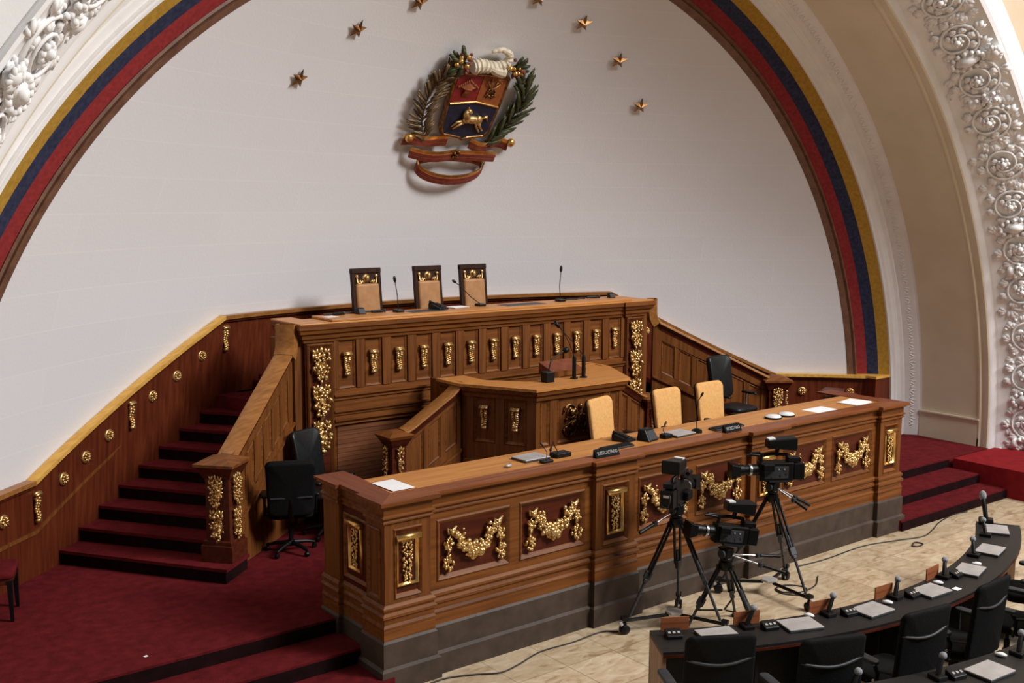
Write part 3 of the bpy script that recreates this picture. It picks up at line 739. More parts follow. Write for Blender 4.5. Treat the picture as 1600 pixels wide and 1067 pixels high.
ci = [(.85, 3.3), (.85, 2.85), (.5, 2.42), (-.5, 2.42), (-.85, 2.85), (-.85, 3.3)]
tpm = MB(); o_ = ct; i_ = ci[::-1]
for (p, q), (p2, q2) in zip(zip(o_, o_[1:]), zip(i_, i_[1:])):
    tpm.prism([p, q, q2, p2], zt + .03, zt + .065)
tpm.build('counter_top', M['woodtop'], pod, world=True, smooth=0)
MB().sweep([(0, -.09), (.025, -.09), (.03, -.05), (.06, -.02), (.07, .03), (0, .03)], [(x, y, zt) for x, y in [(-1.17, 3.3)] + FL + [(1.17, 3.3)]]).build('cornice', M['wood'], pod, world=True, smooth=25)
for s in (-1, 1): MB().box(s * 1.17 if s < 0 else 1.05, -1.05 if s < 0 else 1.17, 2.78, 3.58, ZP, zt + .03).build('side_wall', M['woodz'], pod, world=True, smooth=0)
mb = MB().box(-1.05, 1.05, 2.1, 3.58, ZP, 1.25); mb.build('floor_deck', M['carpet'], pod, world=True, smooth=0)
# the two descending rails of the podium
for s in (-1, 1):
    P_ = Plane((s * 1.20, 2.85, 0), (s, 0, 0), (0, 0, 1), (0, -1, 0)); L = .80
    zf = lambda a: 2.12 - .56 * a
    body, fr, pn = MB(), MB(), MB()
    wallface(P_, L + .06, ZP, zf, [(.06, .24), (.31, .49), (.56, .74)], .18, .70, .80, body, fr, pn, depth=.12)
    bn = body.build('side_balustrade', M['woodz'], pod, world=True, smooth=0)
    fr.build('panel_moulding', M['wood'], bn, world=True, smooth=30); pn.build('panel', M['woodz'], bn, world=True, smooth=0)
    pth = [(s * 1.18, 2.91, 2.15), (s * 1.24, 2.91, 2.11), (s * 1.34, 2.91, 2.03), (s * 1.92, 2.91, 1.69), (s * 2.0, 2.91, 1.655), (s * 2.05, 2.91, 1.65)]
    MB().sweep(RAILP, pth).build('handrail', M['rail'], bn, world=True, smooth=40); MB().sweep(COVEP, pth).build('rail_cove', M['wooddk'], bn, world=True, smooth=40)
    nx = s * 2.14; nb = MB().box(nx - .10, nx + .10, 2.80, 3.0, ZP, 1.55).hexa([(nx + x * k, 2.9 + y * k, z) for k, z in ((.105, 1.47), (.155, 1.57)) for x, y in ((-1, -1), (1, -1), (1, 1), (-1, 1))]).box(nx - .12, nx + .12, 2.78, 3.02, ZP, ZP + .2)
    nw = nb.build('newel_post', M['wooddk'], pod, world=True, smooth=0, bevel=.006)
    MB().add([(nx + x * k, 2.9 + y * k, z) for k, z in ((.16, 1.57), (.18, 1.61), (.06, 1.66)) for x, y in ((-1, -1), (1, -1), (1, 1), (-1, 1))],
             [(0, 3, 2, 1), (0, 1, 5, 4), (1, 2, 6, 5), (2, 3, 7, 6), (3, 0, 4, 7), (4, 5, 9, 8), (5, 6, 10, 9), (6, 7, 11, 10), (7, 4, 8, 11), (8, 9, 10, 11)]).build('newel_cap', M['wood'], nw, world=True, smooth=0)
    ornament('podnewel', lambda: orn_drop(.85, .09, 6), M['gold'], 'gilded_drop', nw, (nx, 2.795, 1.06))
    ornament('podnewel', lambda: None, M['gold'], 'gilded_drop', nw, (nx - .105, 2.9, 1.06), -PI / 2)
dais = struct(MB().box(-2.75, 4.0, 1.05, 3.72, ZP, .87).build('floor_dais', M['carpet'], smooth=0), 'raised floor between the long desk and the rostrum')

# ------------------------------------------------------------------ long front desk
desk = thing('long_desk', 'long oak desk with gilded garlands on a dark stone plinth', 'desk', (0, .5, 0))
H = 4.05; D = 1.126
pil = [(-4.05, -3.56), (-1.51, -.95), (.95, 1.51), (3.56, 4.05)]; bays = [(-3.56, -1.51), (-.95, .95), (1.51, 3.56)]
RC = .06                                   # bays sit back from the pilasters
b = MB(); b.box(-H + .08, H - .08, RC + .03, .40, .47, 1.69); b.box(-H + .08, -H + .20, RC + .03, D, ZP - .05, 1.69); b.box(H - .20, H - .08, RC + .03, D, ZP - .05, 1.69)
PD = Plane((0, RC, 0), (1, 0, 0), (0, 0, 1), (0, -1, 0))
for x0, x1 in bays:
    b.pbox(PD, x0, x1, 1.47, 1.69, -.03, 0); b.pbox(PD, x0, x1, .47, .87, -.03, 0); xm = (x0 + x1) / 2
    for a0, a1 in ((x0, x0 + .10), (xm - .055, xm + .055), (x1 - .10, x1)): b.pbox(PD, a0, a1, .87, 1.47, -.03, 0)
b.build('body', M['wood'], desk, world=True, smooth=0)
gi = 0
for x0, x1 in bays:
    xm = (x0 + x1) / 2
    for a0, a1 in ((x0 + .10, xm - .055), (xm + .055, x1 - .10)):
        q = [(a0, .87), (a1, .87), (a1, 1.47), (a0, 1.47)]
        p = MB().pprism(PD, q, -.045, -.02).build('panel', M['wooddk'], desk, world=True, smooth=0)
        MB().frame(PD, q, .055, .035, -.022).build('panel_moulding', M['wood'], p, world=True, smooth=30)
        ornament('gar%d' % (gi % 2), lambda: orn_garland(11 + gi % 2), M['gold'], 'gilded_garland', p, ((a0 + a1) / 2 + .01, RC + .02, 1.18)); gi += 1
def pilaster(P_, w, parent, orn=True):
    """pilaster on a plane whose origin is its lower left corner at z = 0"""
    mb = MB(); mb.pbox(P_, 0, w, .47, .83, -.06, 0).pbox(P_, 0, w, 1.49, 1.69, -.06, 0).pbox(P_, 0, .09, .83, 1.49, -.06, 0).pbox(P_, w - .09, w, .83, 1.49, -.06, 0)
    o = mb.build('pilaster', M['woodz'], parent, world=True, smooth=0)
    q = [(.09, .83), (w - .09, .83), (w - .09, 1.49), (.09, 1.49)]
    MB().pprism(P_, q, -.06, -.022).build('panel', M['wooddk'], o, world=True, smooth=0)
    MB().frame(P_, q, .045, .035, -.022).build('panel_moulding', M['wood'], o, world=True, smooth=30)
    if orn:
        rz = math.atan2(P_.n.y, P_.n.x) + PI / 2
        ornament('dframe', lambda: orn_frame(.47, .235), M['goldflat'], 'gilded_frame', o, P_.P(w / 2, 1.175, -.02), rz)
        ornament('dstrip', lambda: orn_strip(.40, .13), M['gold'], 'gilded_leaf_strip', o, P_.P(w / 2, 1.165, -.018), rz)
    return o
for x0, x1 in pil: pilaster(Plane((x0, 0, 0), (1, 0, 0), (0, 0, 1), (0, -1, 0)), x1 - x0, desk)
# return sides: pilaster at the far end and the near end, panel between
for s in (-1, 1):
    u = (0, -s * -1, 0)
    def PS(x, y): return Plane((x, y, 0), (0, -1, 0) if s < 0 else (0, 1, 0), (0, 0, 1), (s, 0, 0))
    w = .30
    ps1 = PS(s * H, D) if s < 0 else PS(s * H, D - w)
    mb = MB().pbox(ps1, 0, w, .36, 1.69, -.07, 0).build('end_pilaster', M['woodz'], desk, world=True, smooth=0)
    ps2 = PS(s * H, .32) if s < 0 else PS(s * H, .0605)
    MB().pbox(ps2, 0, .2595, .36, 1.69, -.09, 0).build('end_pilaster', M['woodz'], desk, world=True, smooth=0)
    q = [(.04, .83), (.26, .83), (.26, 1.49), (.04, 1.49)]
    ps3 = PS(s * (H - .045), D - w if s < 0 else .32)
    L = D - w - .32
    mb = MB().pbox(ps3, 0, L, .36, 1.69, -.05, 0); o = mb.build('end_panel', M['wooddk'], desk, world=True, smooth=0)
    MB().frame(ps3, [(.03, .85), (L - .03, .85), (L - .03, 1.48), (.03, 1.48)], .04, .025).build('panel_moulding', M['wood'], o, world=True, smooth=30)
    ps4 = PS(s * (H - .045), .74 if s < 0 else .50)
    rz = math.atan2(0, s) + PI / 2
    ornament('dframe', lambda: None, M['goldflat'], 'gilded_frame', o, ps3.P(L / 2, 1.19, .003), rz)
    ornament('dstrip', lambda: None, M['gold'], 'gilded_leaf_strip', o, ps3.P(L / 2, 1.18, .006), rz)
    MB().frame(PS(s * H, .32 if s < 0 else 0.0), q, .035, .02, 0).build('panel_moulding', M['wood'], desk, world=True, smooth=30)
# running mouldings that break around the pilasters
def run(off=0.0):
    pts = [(-H, D), (-H, D - .30), (-H + .045, D - .30), (-H + .045, .32), (-H, .32), (-H, 0)]
    for i, (x0, x1) in enumerate(pil):
        if i: pts += [(x0, RC), (x0, 0)]
        pts += [(x1, 0)]
        if i < 3: pts += [(x1, RC)]
    return pts + [(H, .32), (H - .045, .32), (H - .045, D - .30), (H, D - .30), (H, D)]
def pz(z): return [(x, y, z) for x, y in run()]
cm = [(0, 0), (.02, 0), (.022, .015), (.012, .025), (.012, .035), (.035, .05), (.035, .062), (.012, .075), (.012, .14), (.03, .15), (.05, .165), (.07, .17), (.07, .19), (0, .19)]
MB().sweep(cm, pz(1.55)).build('cornice', M['wood'], desk, world=True, smooth=25)
lm = [(0, 0), (.03, 0), (.035, .02), (.022, .045), (.022, .1), (.04, .105), (.045, .13), (.022, .15), (.022, .17), (.035, .175), (.035, .20), (.012, .225), (0, .225)]
MB().sweep(lm, pz(.575)).build('lower_moulding', M['wood'], desk, world=True, smooth=25)
MB().sweep([(0, 0), (.03, 0), (.03, .10), (.0, .11)], pz(.47)).build('skirting', M['wood'], desk, world=True, smooth=25)
sp = [(0, 0), (.075, 0), (.075, .20), (.045, .222), (.045, .45), (.03, .472), (0, .472)]
o = MB().sweep(sp, pz(0)).build('stone_plinth', M['stone'], desk, world=True, smooth=25); o['label'] = 'dark stone plinth'
MB().box(-H + .1, H - .1, .05, .5, 0, .47).build('plinth_core', M['stone'], desk, world=True, smooth=0)
oh = .068
edge = [(x, y) for x, y in run()]
def off_poly(z0, z1):
    mb = MB(); mb.sweep([(-.30, z0), (oh, z0), (oh + .004, (z0 + z1) / 2), (oh, z1), (-.30, z1)], [(x, y, 0) for x, y in run()]); return mb
brd = MB()
# border boards of the top: front, left and right, each mitred
def top_edge():
    pts = []
    for x, y in run(): pts.append((x, y))
    return pts
tb = MB()
fr_pts = [(-H, -oh), (-3.56 + oh, -oh), (-3.56 + oh, RC - oh), (-1.51 - oh, RC - oh), (-1.51 - oh, -oh), (-.95 + oh, -oh), (-.95 + oh, RC - oh), (.95 - oh, RC - oh), (.95 - oh, -oh), (1.51 + oh, -oh), (1.51 + oh, RC - oh), (3.56 - oh, RC - oh), (3.56 - oh, -oh), (H, -oh)]
fr_pts[0] = (-H - oh, -oh); fr_pts[-1] = (H + oh, -oh)
tb.prism([(-H - oh, -oh)] + fr_pts[1:-1] + [(H + oh, -oh), (H - .20, .215), (-H + .20, .215)], 1.735, 1.755)
t1 = tb.build('front_border', M['woodtopy'], desk, world=True, smooth=0); t1.data.materials.clear(); t1.data.materials.append(M['woodtopx'] if 'woodtopx' in M else M['woodtop'])
for s in (-1, 1):
    pts = [(s * (H + oh), -oh), (s * (H + oh), .32 + oh), (s * (H + oh - .045), .32 + oh), (s * (H + oh - .045), D - .30 - oh), (s * (H + oh), D - .30 - oh), (s * (H + oh), D + oh), (s * (H - .26), D + oh), (s * (H - .26), .88), (s * (H - .20), .215)]
    MB().prism(pts if s > 0 else pts[::-1], 1.735, 1.755).build('side_border', M['woodtopy'], desk, world=True, smooth=0)
MB().box(-H + .18, H - .18, .20, .80, 1.70, 1.748).build('worktop', M['woodtop'], desk, world=True, smooth=0)
MB().box(-H + .2, H - .2, .74, .80, 1.45, 1.70).build('modesty_panel', M['wood'], desk, world=True, smooth=0)
for x in (-2.5, -.9, .9, 2.5): MB().box(x - .03, x + .03, .4, .74, .87, 1.70).build('support', M['wood'], desk, world=True, smooth=0)
# ------------------------------------------------------------------ gilded stars on the apse
def star_mesh():
    mb = MB(); vs = [(0, -.055, 0)]
    for k in range(10):
        a = PI / 2 + k * PI / 5; r = .135 if k % 2 == 0 else .055
        vs.append((r * math.cos(a), 0, r * math.sin(a)))
    vs.append((0, .0, 0)); fs = []
    for k in range(10):
        i, j = 1 + k, 1 + (k + 1) % 10; fs += [(0, j, i), (11, i, j)]
    return mb.add(vs, fs)
stars = [(-2.81, 5.83, 'lowest gilded star on the left side of the arc'), (-2.14, 6.44, 'second gilded star from the left end of the arc'), (-1.35, 6.83, 'gilded star at top edge, left of the coat of arms'),
         (.48, 7.07, 'gilded star cut by the top edge of the picture'), (1.34, 6.85, 'highest fully visible gilded star right of the coat of arms'), (2.17, 6.43, 'second gilded star from the right end of the arc'), (2.84, 5.84, 'lowest gilded star on the right side of the arc')]
s0 = None
for x, z, lb in stars:
    if s0 is None: s0 = star_mesh().build('gilded_star', M['bronze'], smooth=0); o = s0
    else: o = s0.copy(); col.objects.link(o)
    p = apse(x, z, .03); n = (p - V((0, DY, ZC))).normalized()
    o.location = p
    o.rotation_euler = (math.asin(n.z), 0, wall_rz(x) if False else math.atan2(-n.x, n.y))
    tag(o, lb + ' on the pale wall', 'star', 'gilded stars above the coat of arms')

# ------------------------------------------------------------------ coat of arms
zc_ = 5.72; pc = apse(0, zc_); nrm = (pc - V((0, DY, ZC))).normalized()
arms = thing('coat_of_arms', 'painted carved coat of arms with shield, branches and ribbon on the apse wall', 'coat of arms', tuple(pc - nrm * .06))
arms.rotation_euler = (math.asin(nrm.z), 0, 0)
PA = Plane((.08, 0, 0), (1, 0, 0), (0, 0, 1), (0, -1, 0))
def shield_outline(k=1.0):
    pts = [(-.46, .55), (0, .57), (.46, .55), (.45, .1), (.42, -.3), (.36, -.40), (.18, -.42), (.06, -.44), (0, -.47), (-.06, -.44), (-.18, -.42), (-.36, -.40), (-.42, -.3), (-.45, .1)]
    return [(x * k, (z - .05) * k + .05) for x, z in pts]
so = shield_outline()[::-1]; si = shield_outline(.9)[::-1]
sh = MB().pprism(PA, so, .0, .07).build('shield', M['bronze'], arms, smooth=0, bevel=.015)
mb = MB()
n = len(so)
for i in range(n):
    a, b = so[i], so[(i + 1) % n]; mb.tube([PA.P(a[0] * .96, (a[1] - .05) * .96 + .05, .075), PA.P(b[0] * .96, (b[1] - .05) * .96 + .05, .075)], .022, 8)
mb.build('shield_rim', M['bronze'], sh, smooth=60)
def hx(x, z, h): return PA.P(x, z, h)
MB().pprism(PA, [(-.41, .10), (-.41, .52), (-.005, .53), (-.005, .17)][::-1], .07, .085).build('red_field', M['shred'], sh, smooth=0)
MB().pprism(PA, [(.005, .17), (.005, .53), (.41, .52), (.41, .10)][::-1], .07, .085).build('ochre_field', M['shyel'], sh, smooth=0)
MB().pprism(PA, [(-.41, .07), (0, .13), (.41, .07), (.385, -.28), (.32, -.36), (.05, -.40), (0, -.42), (-.05, -.40), (-.32, -.36), (-.385, -.28)][::-1], .07, .085).build('blue_field', M['shblue'], sh, smooth=0)
MB().tube([PA.P(-.41, .09, .09), PA.P(0, .15, .095), PA.P(.41, .09, .09)], .016, 8).build('dividing_bar', M['goldflat'], sh, smooth=60)
rr = random.Random(5)
mb = MB()
for i in range(13):                                    # sheaf of wheat
    t = (i - 6) / 6; mb.tube([PA.P(-.21 + t * .05, .22, .09), PA.P(-.21 + t * .03, .33, .115), PA.P(-.21 + t * .15, .45 - abs(t) * .08, .10)], [.012, .012, .006], 5)
    mb.blob(PA.P(-.21 + t * .16, .455 - abs(t) * .1, .105), (.014, .014, .03))
mb.tube([PA.P(-.27, .33, .115), PA.P(-.15, .33, .115)], .018, 6); mb.build('wheat_sheaf', M['shyel'], sh, smooth=180)
mb = MB()
for a in (-.7, -.35, .35, .7): mb.tube([PA.P(.2 - math.sin(a) * .14, .32 - math.cos(a) * .11, .09), PA.P(.2 + math.sin(a) * .16, .32 + math.cos(a) * .17, .11)], [.012, .008], 6); mb.blob(PA.P(.2 + math.sin(a) * .17, .32 + math.cos(a) * .18, .11), (.02, .012, .03))
for i in range(9): mb.tube([PA.P(.2 + .07 * math.cos(i * .7), .31 + .06 * math.sin(i * .7), .1), PA.P(.2 + .07 * math.cos(i * .7 + .7), .31 + .06 * math.sin(i * .7 + .7), .1)], .012, 6)
mb.build('crossed_weapons', M['bronze'], sh, smooth=180)
mb = MB()                                              # galloping horse, head turned back
mb.blob(PA.P(.04, -.12, .11), (.15, .05, .062), hi=True); mb.blob(PA.P(.13, -.11, .12), (.07, .05, .068), hi=True); mb.blob(PA.P(-.07, -.11, .12), (.065, .05, .066), hi=True)
mb.tube([PA.P(-.08, -.09, .12), PA.P(-.12, -.02, .13), PA.P(-.10, .03, .13)], [.055, .042, .03], 8)
mb.tube([PA.P(-.115, .03, .13), PA.P(-.06, .02, .135), PA.P(-.03, 0, .135)], [.032, .028, .016], 8); mb.blob(PA.P(-.10, .06, .13), (.01, .01, .022))
for pts in ([(-.10, -.14), (-.2, -.17), (-.28, -.25)], [(-.08, -.15), (-.17, -.22), (-.24, -.28)], [(.16, -.14), (.2, -.22), (.27, -.28)], [(.12, -.15), (.14, -.22), (.22, -.3)]):
    mb.tube([PA.P(x, z, .11) for x, z in pts], [.03, .02, .013], 7)
mb.tube([PA.P(.19, -.09, .11), PA.P(.26, -.06, .11), PA.P(.31, -.14, .1)], [.018, .028, .008], 7)
mb.build('horse_relief', M['gold'], sh, smooth=180)
# horns of plenty with flowers and fruit
mb = MB(); spine = [(-.26, .66), (-.12, .69), (.02, .68), (.18, .70), (.30, .78), (.28, .90), (.12, .95), (-.02, .90)]
mb = MB(); pts, rad = [], []
for i in range(57):
    u = i / 56 * (len(spine) - 1); k = min(int(u), len(spine) - 2); f = u - k
    x = spine[k][0] * (1 - f) + spine[k + 1][0] * f; z = spine[k][1] * (1 - f) + spine[k + 1][1] * f
    pts.append(PA.P(x - .0, z, .10)); rad.append((.085 * (1 - i / 67.) + .01) * (1 + .22 * ((i // 2) % 2)))
mb.tube(pts, rad, 10); mb.tube([PA.P(.27, .62, .08), PA.P(.1, .66, .14), PA.P(-.1, .72, .12)], [.09, .07, .03], 10)
mb.build('cornucopia', M['cream2'], arms, smooth=30)
for sx, nm in ((-1, 'bouquet'), (1, 'bouquet')):
    lf = MB()
    for i in range(22):
        a = rr.uniform(-1.2, 1.2); d = rr.uniform(.05, .24); cx_ = sx * (.40 + d * math.cos(a)); cz_ = .70 + d * math.sin(a) * .9
        lf.blob(PA.P(cx_, cz_, .09 + rr.uniform(0, .07)), (.095, .022, .034), Ry(-(a if sx > 0 else PI - a)))
    lo = lf.build(nm, M['green'], arms, smooth=180)
    f1, f2 = MB(), MB()
    for i in range(14): f1.blob(PA.P(sx * rr.uniform(.34, .58), .70 + rr.uniform(-.13, .15), .11 + rr.uniform(0, .05)), rr.uniform(.022, .038))
    for i in range(7): f2.blob(PA.P(sx * rr.uniform(.34, .56), .70 + rr.uniform(-.12, .12), .12 + rr.uniform(0, .05)), rr.uniform(.025, .048))
    f1.build('fruit', M['ribred'], lo, smooth=180); f2.build('flower', M['goldflat'], lo, smooth=180)
# palm on the left, laurel on the right
def branch(pts, n, ln, spread, mat, name, w=.02):
    mb = MB(); m = len(pts) - 1
    def at(u):
        u *= m; k = min(int(u), m - 1); f = u - k; return (pts[k][0] * (1 - f) + pts[k + 1][0] * f, pts[k][1] * (1 - f) + pts[k + 1][1] * f)
    mb.tube([PA.P(at(i / 16)[0] - .08, at(i / 16)[1], .07) for i in range(17)], [.016 - .0006 * i for i in range(17)], 6)
    for i in range(n):
        u = i / (n - 1); x, z = at(u); x2, z2 = at(min(1, u + .03)); x1, z1 = at(max(0, u - .03)); t = math.atan2(z2 - z1, x2 - x1)
        for sg in (-1, 1):
            a = t + sg * (spread + rr.uniform(-.15, .15)); L = ln * (1 - .45 * abs(u - .42)) * rr.uniform(.85, 1.1)
            c = (x - .08 + L * .5 * math.cos(a), z + L * .5 * math.sin(a))
            mb.blob(PA.P(c[0], c[1], .07 + rr.uniform(0, .06)), (L * .55, .012, w), Ry(-a))
    return mb.build(name, mat, arms, smooth=180)
branch([(-.54, -.48), (-.68, -.2), (-.70, .1), (-.62, .38), (-.48, .58)], 38, .30, .8, M['palm'], 'palm_frond', .022)
branch([(.50, -.48), (.70, -.25), (.84, .0), (.88, .25), (.80, .48)], 40, .34, .55, M['green'], 'laurel_branch', .032)
# tricolour ribbon
def ribbon(path, w, name, mat, hh=.1):
    mb = MB(); vs, fs = [], []
    for i, (x, z, h) in enumerate(path):
        vs += [PA.P(x - .08, z - w / 2, h), PA.P(x - .08, z + w / 2, h + .01), PA.P(x - .08, z + w / 2, h + .03), PA.P(x - .08, z - w / 2, h + .02)]
    m = len(path)
    for i in range(m - 1):
        for k in range(4): fs.append((i * 4 + k, i * 4 + (k + 1) % 4, (i + 1) * 4 + (k + 1) % 4, (i + 1) * 4 + k))
    fs += [(0, 1, 2, 3), tuple((m - 1) * 4 + k for k in (3, 2, 1, 0))]
    return mb.add(vs, fs).build(name, mat, arms, smooth=50)
def arcp(cx, cz, rx, rz_, a0, a1, h0, h1, n=16): return [(cx + rx * math.cos(a0 + (a1 - a0) * i / n), cz + rz_ * math.sin(a0 + (a1 - a0) * i / n), h0 + h1 * math.sin(PI * i / n)) for i in range(n + 1)]
for dz, w, mt in ((.055, .055, 'goldflat'), (0.0, .055, 'ribred'), (-.055, .055, 'ribred')):
    g = M[mt]
    ribbon([(-.88 + .045 * i, -.50 + dz + .03 * math.sin(i * .45), .06 + .04 * math.sin(i * .4)) for i in range(17)], w, 'ribbon_band', g)
    ribbon([(.24 + .043 * i, -.52 + dz + .03 * math.sin(i * .42 + 2.6), .06 + .04 * math.sin(i * .4)) for i in range(17)], w, 'ribbon_band', g)
    ribbon([(-.72 + .095 * i, -.68 + dz - .03 * math.sin(PI * i / 8 * 1.0), .08 + .05 * math.sin(PI * i / 8)) for i in range(9)], w, 'ribbon_band', g)
    ribbon([(.04 + .09 * i, -.70 + dz + .03 * math.sin(PI * i / 8), .08 + .05 * math.sin(PI * i / 8)) for i in range(9)], w, 'ribbon_band', g)
    ribbon(arcp(.04, -.87 + dz, .58, .19, PI, 2 * PI, .06, .10), w, 'ribbon_band', g)
    ribbon(arcp(.04, -.87 + dz * .6, .56, .12, PI, .0, .04, .03), w * .7, 'ribbon_band', g)
for sx, z in ((-.80, -.46), (.96, -.46)):
    MB().lathe([(.001, 0), (.06, .01), (.065, .06), (.03, .09), (.001, .09)], n=12, rot=Rx(PI / 2)).build('ribbon_scroll', M['goldflat'], arms, smooth=60).location = (sx - .0, -.05, z)
mb = MB()
for i in range(12): mb.blob(PA.P(-.04 + rr.uniform(-.06, .06), -.67 + rr.uniform(-.05, .05), .13), rr.uniform(.018, .03))
mb.build('ribbon_knot', M['bronze'], arms, smooth=180)
# ------------------------------------------------------------------ chairs
def rounded_slab(w, h, d, r, n=6, curve=0.0, taper=0.0):
    """upright rounded rectangle, x right, z up from 0, thickness along y, bowed by curve"""
    pts = []
    for cx, cz, a0 in ((w / 2 - r, r, -PI / 2), (w / 2 - r, h - r, 0), (-w / 2 + r, h - r, PI / 2), (-w / 2 + r, r, PI)):
        for i in range(n + 1): a = a0 + PI / 2 * i / n; pts.append((cx + r * math.cos(a), cz + r * math.sin(a)))
    pts = [(x * (1 - taper * (1 - z / h)), z) for x, z in pts]
    def ring(s, y): return [(x * s, y + curve * ((z - h / 2) / (h / 2)) ** 2 * -1 + curve * (x / (w / 2)) ** 2 * .6, (z - h / 2) * s + h / 2) for x, z in pts]
    m = len(pts); mb = MB(); rings = [ring(.90, -d / 2), ring(.97, -d * .42), ring(1, -d * .2), ring(1, d * .2), ring(.97, d * .42), ring(.90, d / 2)]
    for q in rings: mb.v += [V(p) for p in q]
    for k in range(len(rings) - 1):
        for i in range(m): mb.f.append([k * m + i, k * m + (i + 1) % m, (k + 1) * m + (i + 1) % m, (k + 1) * m + i])
    for base_, rev in ((0, True), (len(rings) - 1, False)):
        c = len(mb.v); q = rings[base_]; mb.v.append(V((0, sum(p[1] for p in q) / m, h / 2)))
        for i in range(m):
            mb.f.append([base_ * m + i, base_ * m + (i + 1) % m, c])
    return mb
def tilt(mb, ang, about, shift=(0, 0, 0)):
    R = Rx(ang); a = V(about)
    mb.v = [R @ (p - a) + a + V(shift) for p in mb.v]; return mb
def swivel_base(root, mat, z_seat, spread=.28):
    star = MB(); star.lathe([(.001, .075), (.045, .075), (.05, .11), (.03, .135), (.001, .135)], n=14)
    for k in range(5):
        a = PI / 2 + k * 2 * PI / 5; d = V((math.cos(a), math.sin(a), 0)); star.tube([d * .03 + V((0, 0, .11)), d * .18 + V((0, 0, .095)), d * spread + V((0, 0, .07))], [.028, .022, .016], 8)
    st_ = star.build('star_base', mat, root, smooth=50)
    for k in range(5):
        a = PI / 2 + k * 2 * PI / 5; c = V((math.cos(a), math.sin(a), 0)) * spread
        MB().lathe([(.001, -.022), (.024, -.022), (.03, -.012), (.03, .012), (.024, .022), (.001, .022)], n=14, rot=Rz(a) @ Rx(PI / 2)).lathe([(.012, .02), (.012, .055)], n=8).build('caster', M['black'], st_, smooth=50).location = (c.x, c.y, .03)
    MB().lathe([(.028, .12), (.028, .28), (.018, .28), (.018, z_seat - .06), (.05, z_seat - .06), (.05, z_seat - .03)], n=14).build('gas_column', M['black'], root, smooth=40)
def office_chair(name, label, cat, seatm, backm, shell, h_back=.62, w=.50, z_seat=.47, z_back=.52, lean=.14, arms=True, metal=None, basem=None, group=None):
    root = thing(name, label, cat, (0, 0, 0), 0, group); basem = basem or M['black']
    swivel_base(root, basem, z_seat)
    s = rounded_slab(.50, .48, .075, .09); s.v = [V((p.x, p.z - .24 + .03, z_seat - p.y)) for p in s.v]; s.build('seat', seatm, root, smooth=60)
    bk = rounded_slab(w, h_back, .06, .075, curve=.03, taper=.10); bk.v = [p + V((0, -.225, z_back)) for p in bk.v]; tilt(bk, lean, (0, -.22, z_back))
    b = bk.build('backrest', backm, root, smooth=60)
    sh = rounded_slab(w * .98, h_back * .97, .04, .075, curve=.03, taper=.10); sh.v = [p + V((0, -.27, z_back + .008)) for p in sh.v]; tilt(sh, lean, (0, -.22, z_back))
    sh.build('back_shell', shell, b, smooth=60)
    MB().tube([(0, -.05, z_seat - .05), (0, -.24, z_seat - .04), (0, -.31, z_seat + .06), (0, -.315, z_back + .2)], [.03, .03, .028, .024], 8).build('back_support', M['black'], root, smooth=60)
    if arms:
        for sx in (-1, 1):
            x = sx * .285; a = MB().tube([(sx * .2, 0, z_seat - .03), (x, -.02, z_seat - .03), (x, -.04, z_seat + .08), (x, -.03, z_seat + .19)], .017, 8).build('armrest', metal or M['black'], root, smooth=60)
            pd_ = MB().cbox((x, .03, z_seat + .205), (.07, .27, .035)); pd_.build('arm_pad', M['black'], a, smooth=40, bevel=.014)
    return root
# beige chairs behind the long desk
bg0 = office_chair('beige_office_chair', 'x', 'chair', M['tan'], M['tan'], M['black'], h_back=.58, w=.53, z_back=.55, lean=.13, group='beige office chairs behind the long desk')
place(bg0, (.17, 1.42, .87), PI + .27, 'beige swivel chair turned sideways before the carved front of the podium')
for (x, y, rz, lb) in ((1.28, 1.40, PI + .06, 'middle beige swivel chair, standing behind a closed laptop on the long desk'), (2.12, 1.42, PI + .02, 'beige swivel chair with a thin microphone in front, nearest the black chair on the right')):
    place(copy_tree(bg0), (x, y, .87), rz, lb)
# black swivel chairs
ca = office_chair('black_mesh_chair', 'black mesh swivel chair seen from behind between left banister and long desk', 'chair', M['blackm'], M['blackm'], M['blackm'], h_back=.64, w=.56, z_back=.50, lean=.12, metal=M['black'])
for (zz, hh) in ((.70, .02), (.98, .02)):
    MB().box(-.23, .23, -.33, -.30, zz, zz + hh).build('back_bar', M['grey'], ca, smooth=0, bevel=.006)
place(ca, (-3.53, 2.90, ZP), -.42)
cb = office_chair('black_leather_chair', 'black leather swivel chair facing right beside the tall gilded pilaster on the left', 'chair', M['leather'], M['leather'], M['black'], h_back=.64, w=.47, z_back=.62, z_seat=.5, lean=.2, metal=M['chrome'])
place(cb, (-2.90, 3.20, ZP + .0), -PI + .34)
cc = copy_tree(cb); place(cc, (3.50, 2.42, .87), -PI - .02, 'black leather swivel chair in front of the right banister')
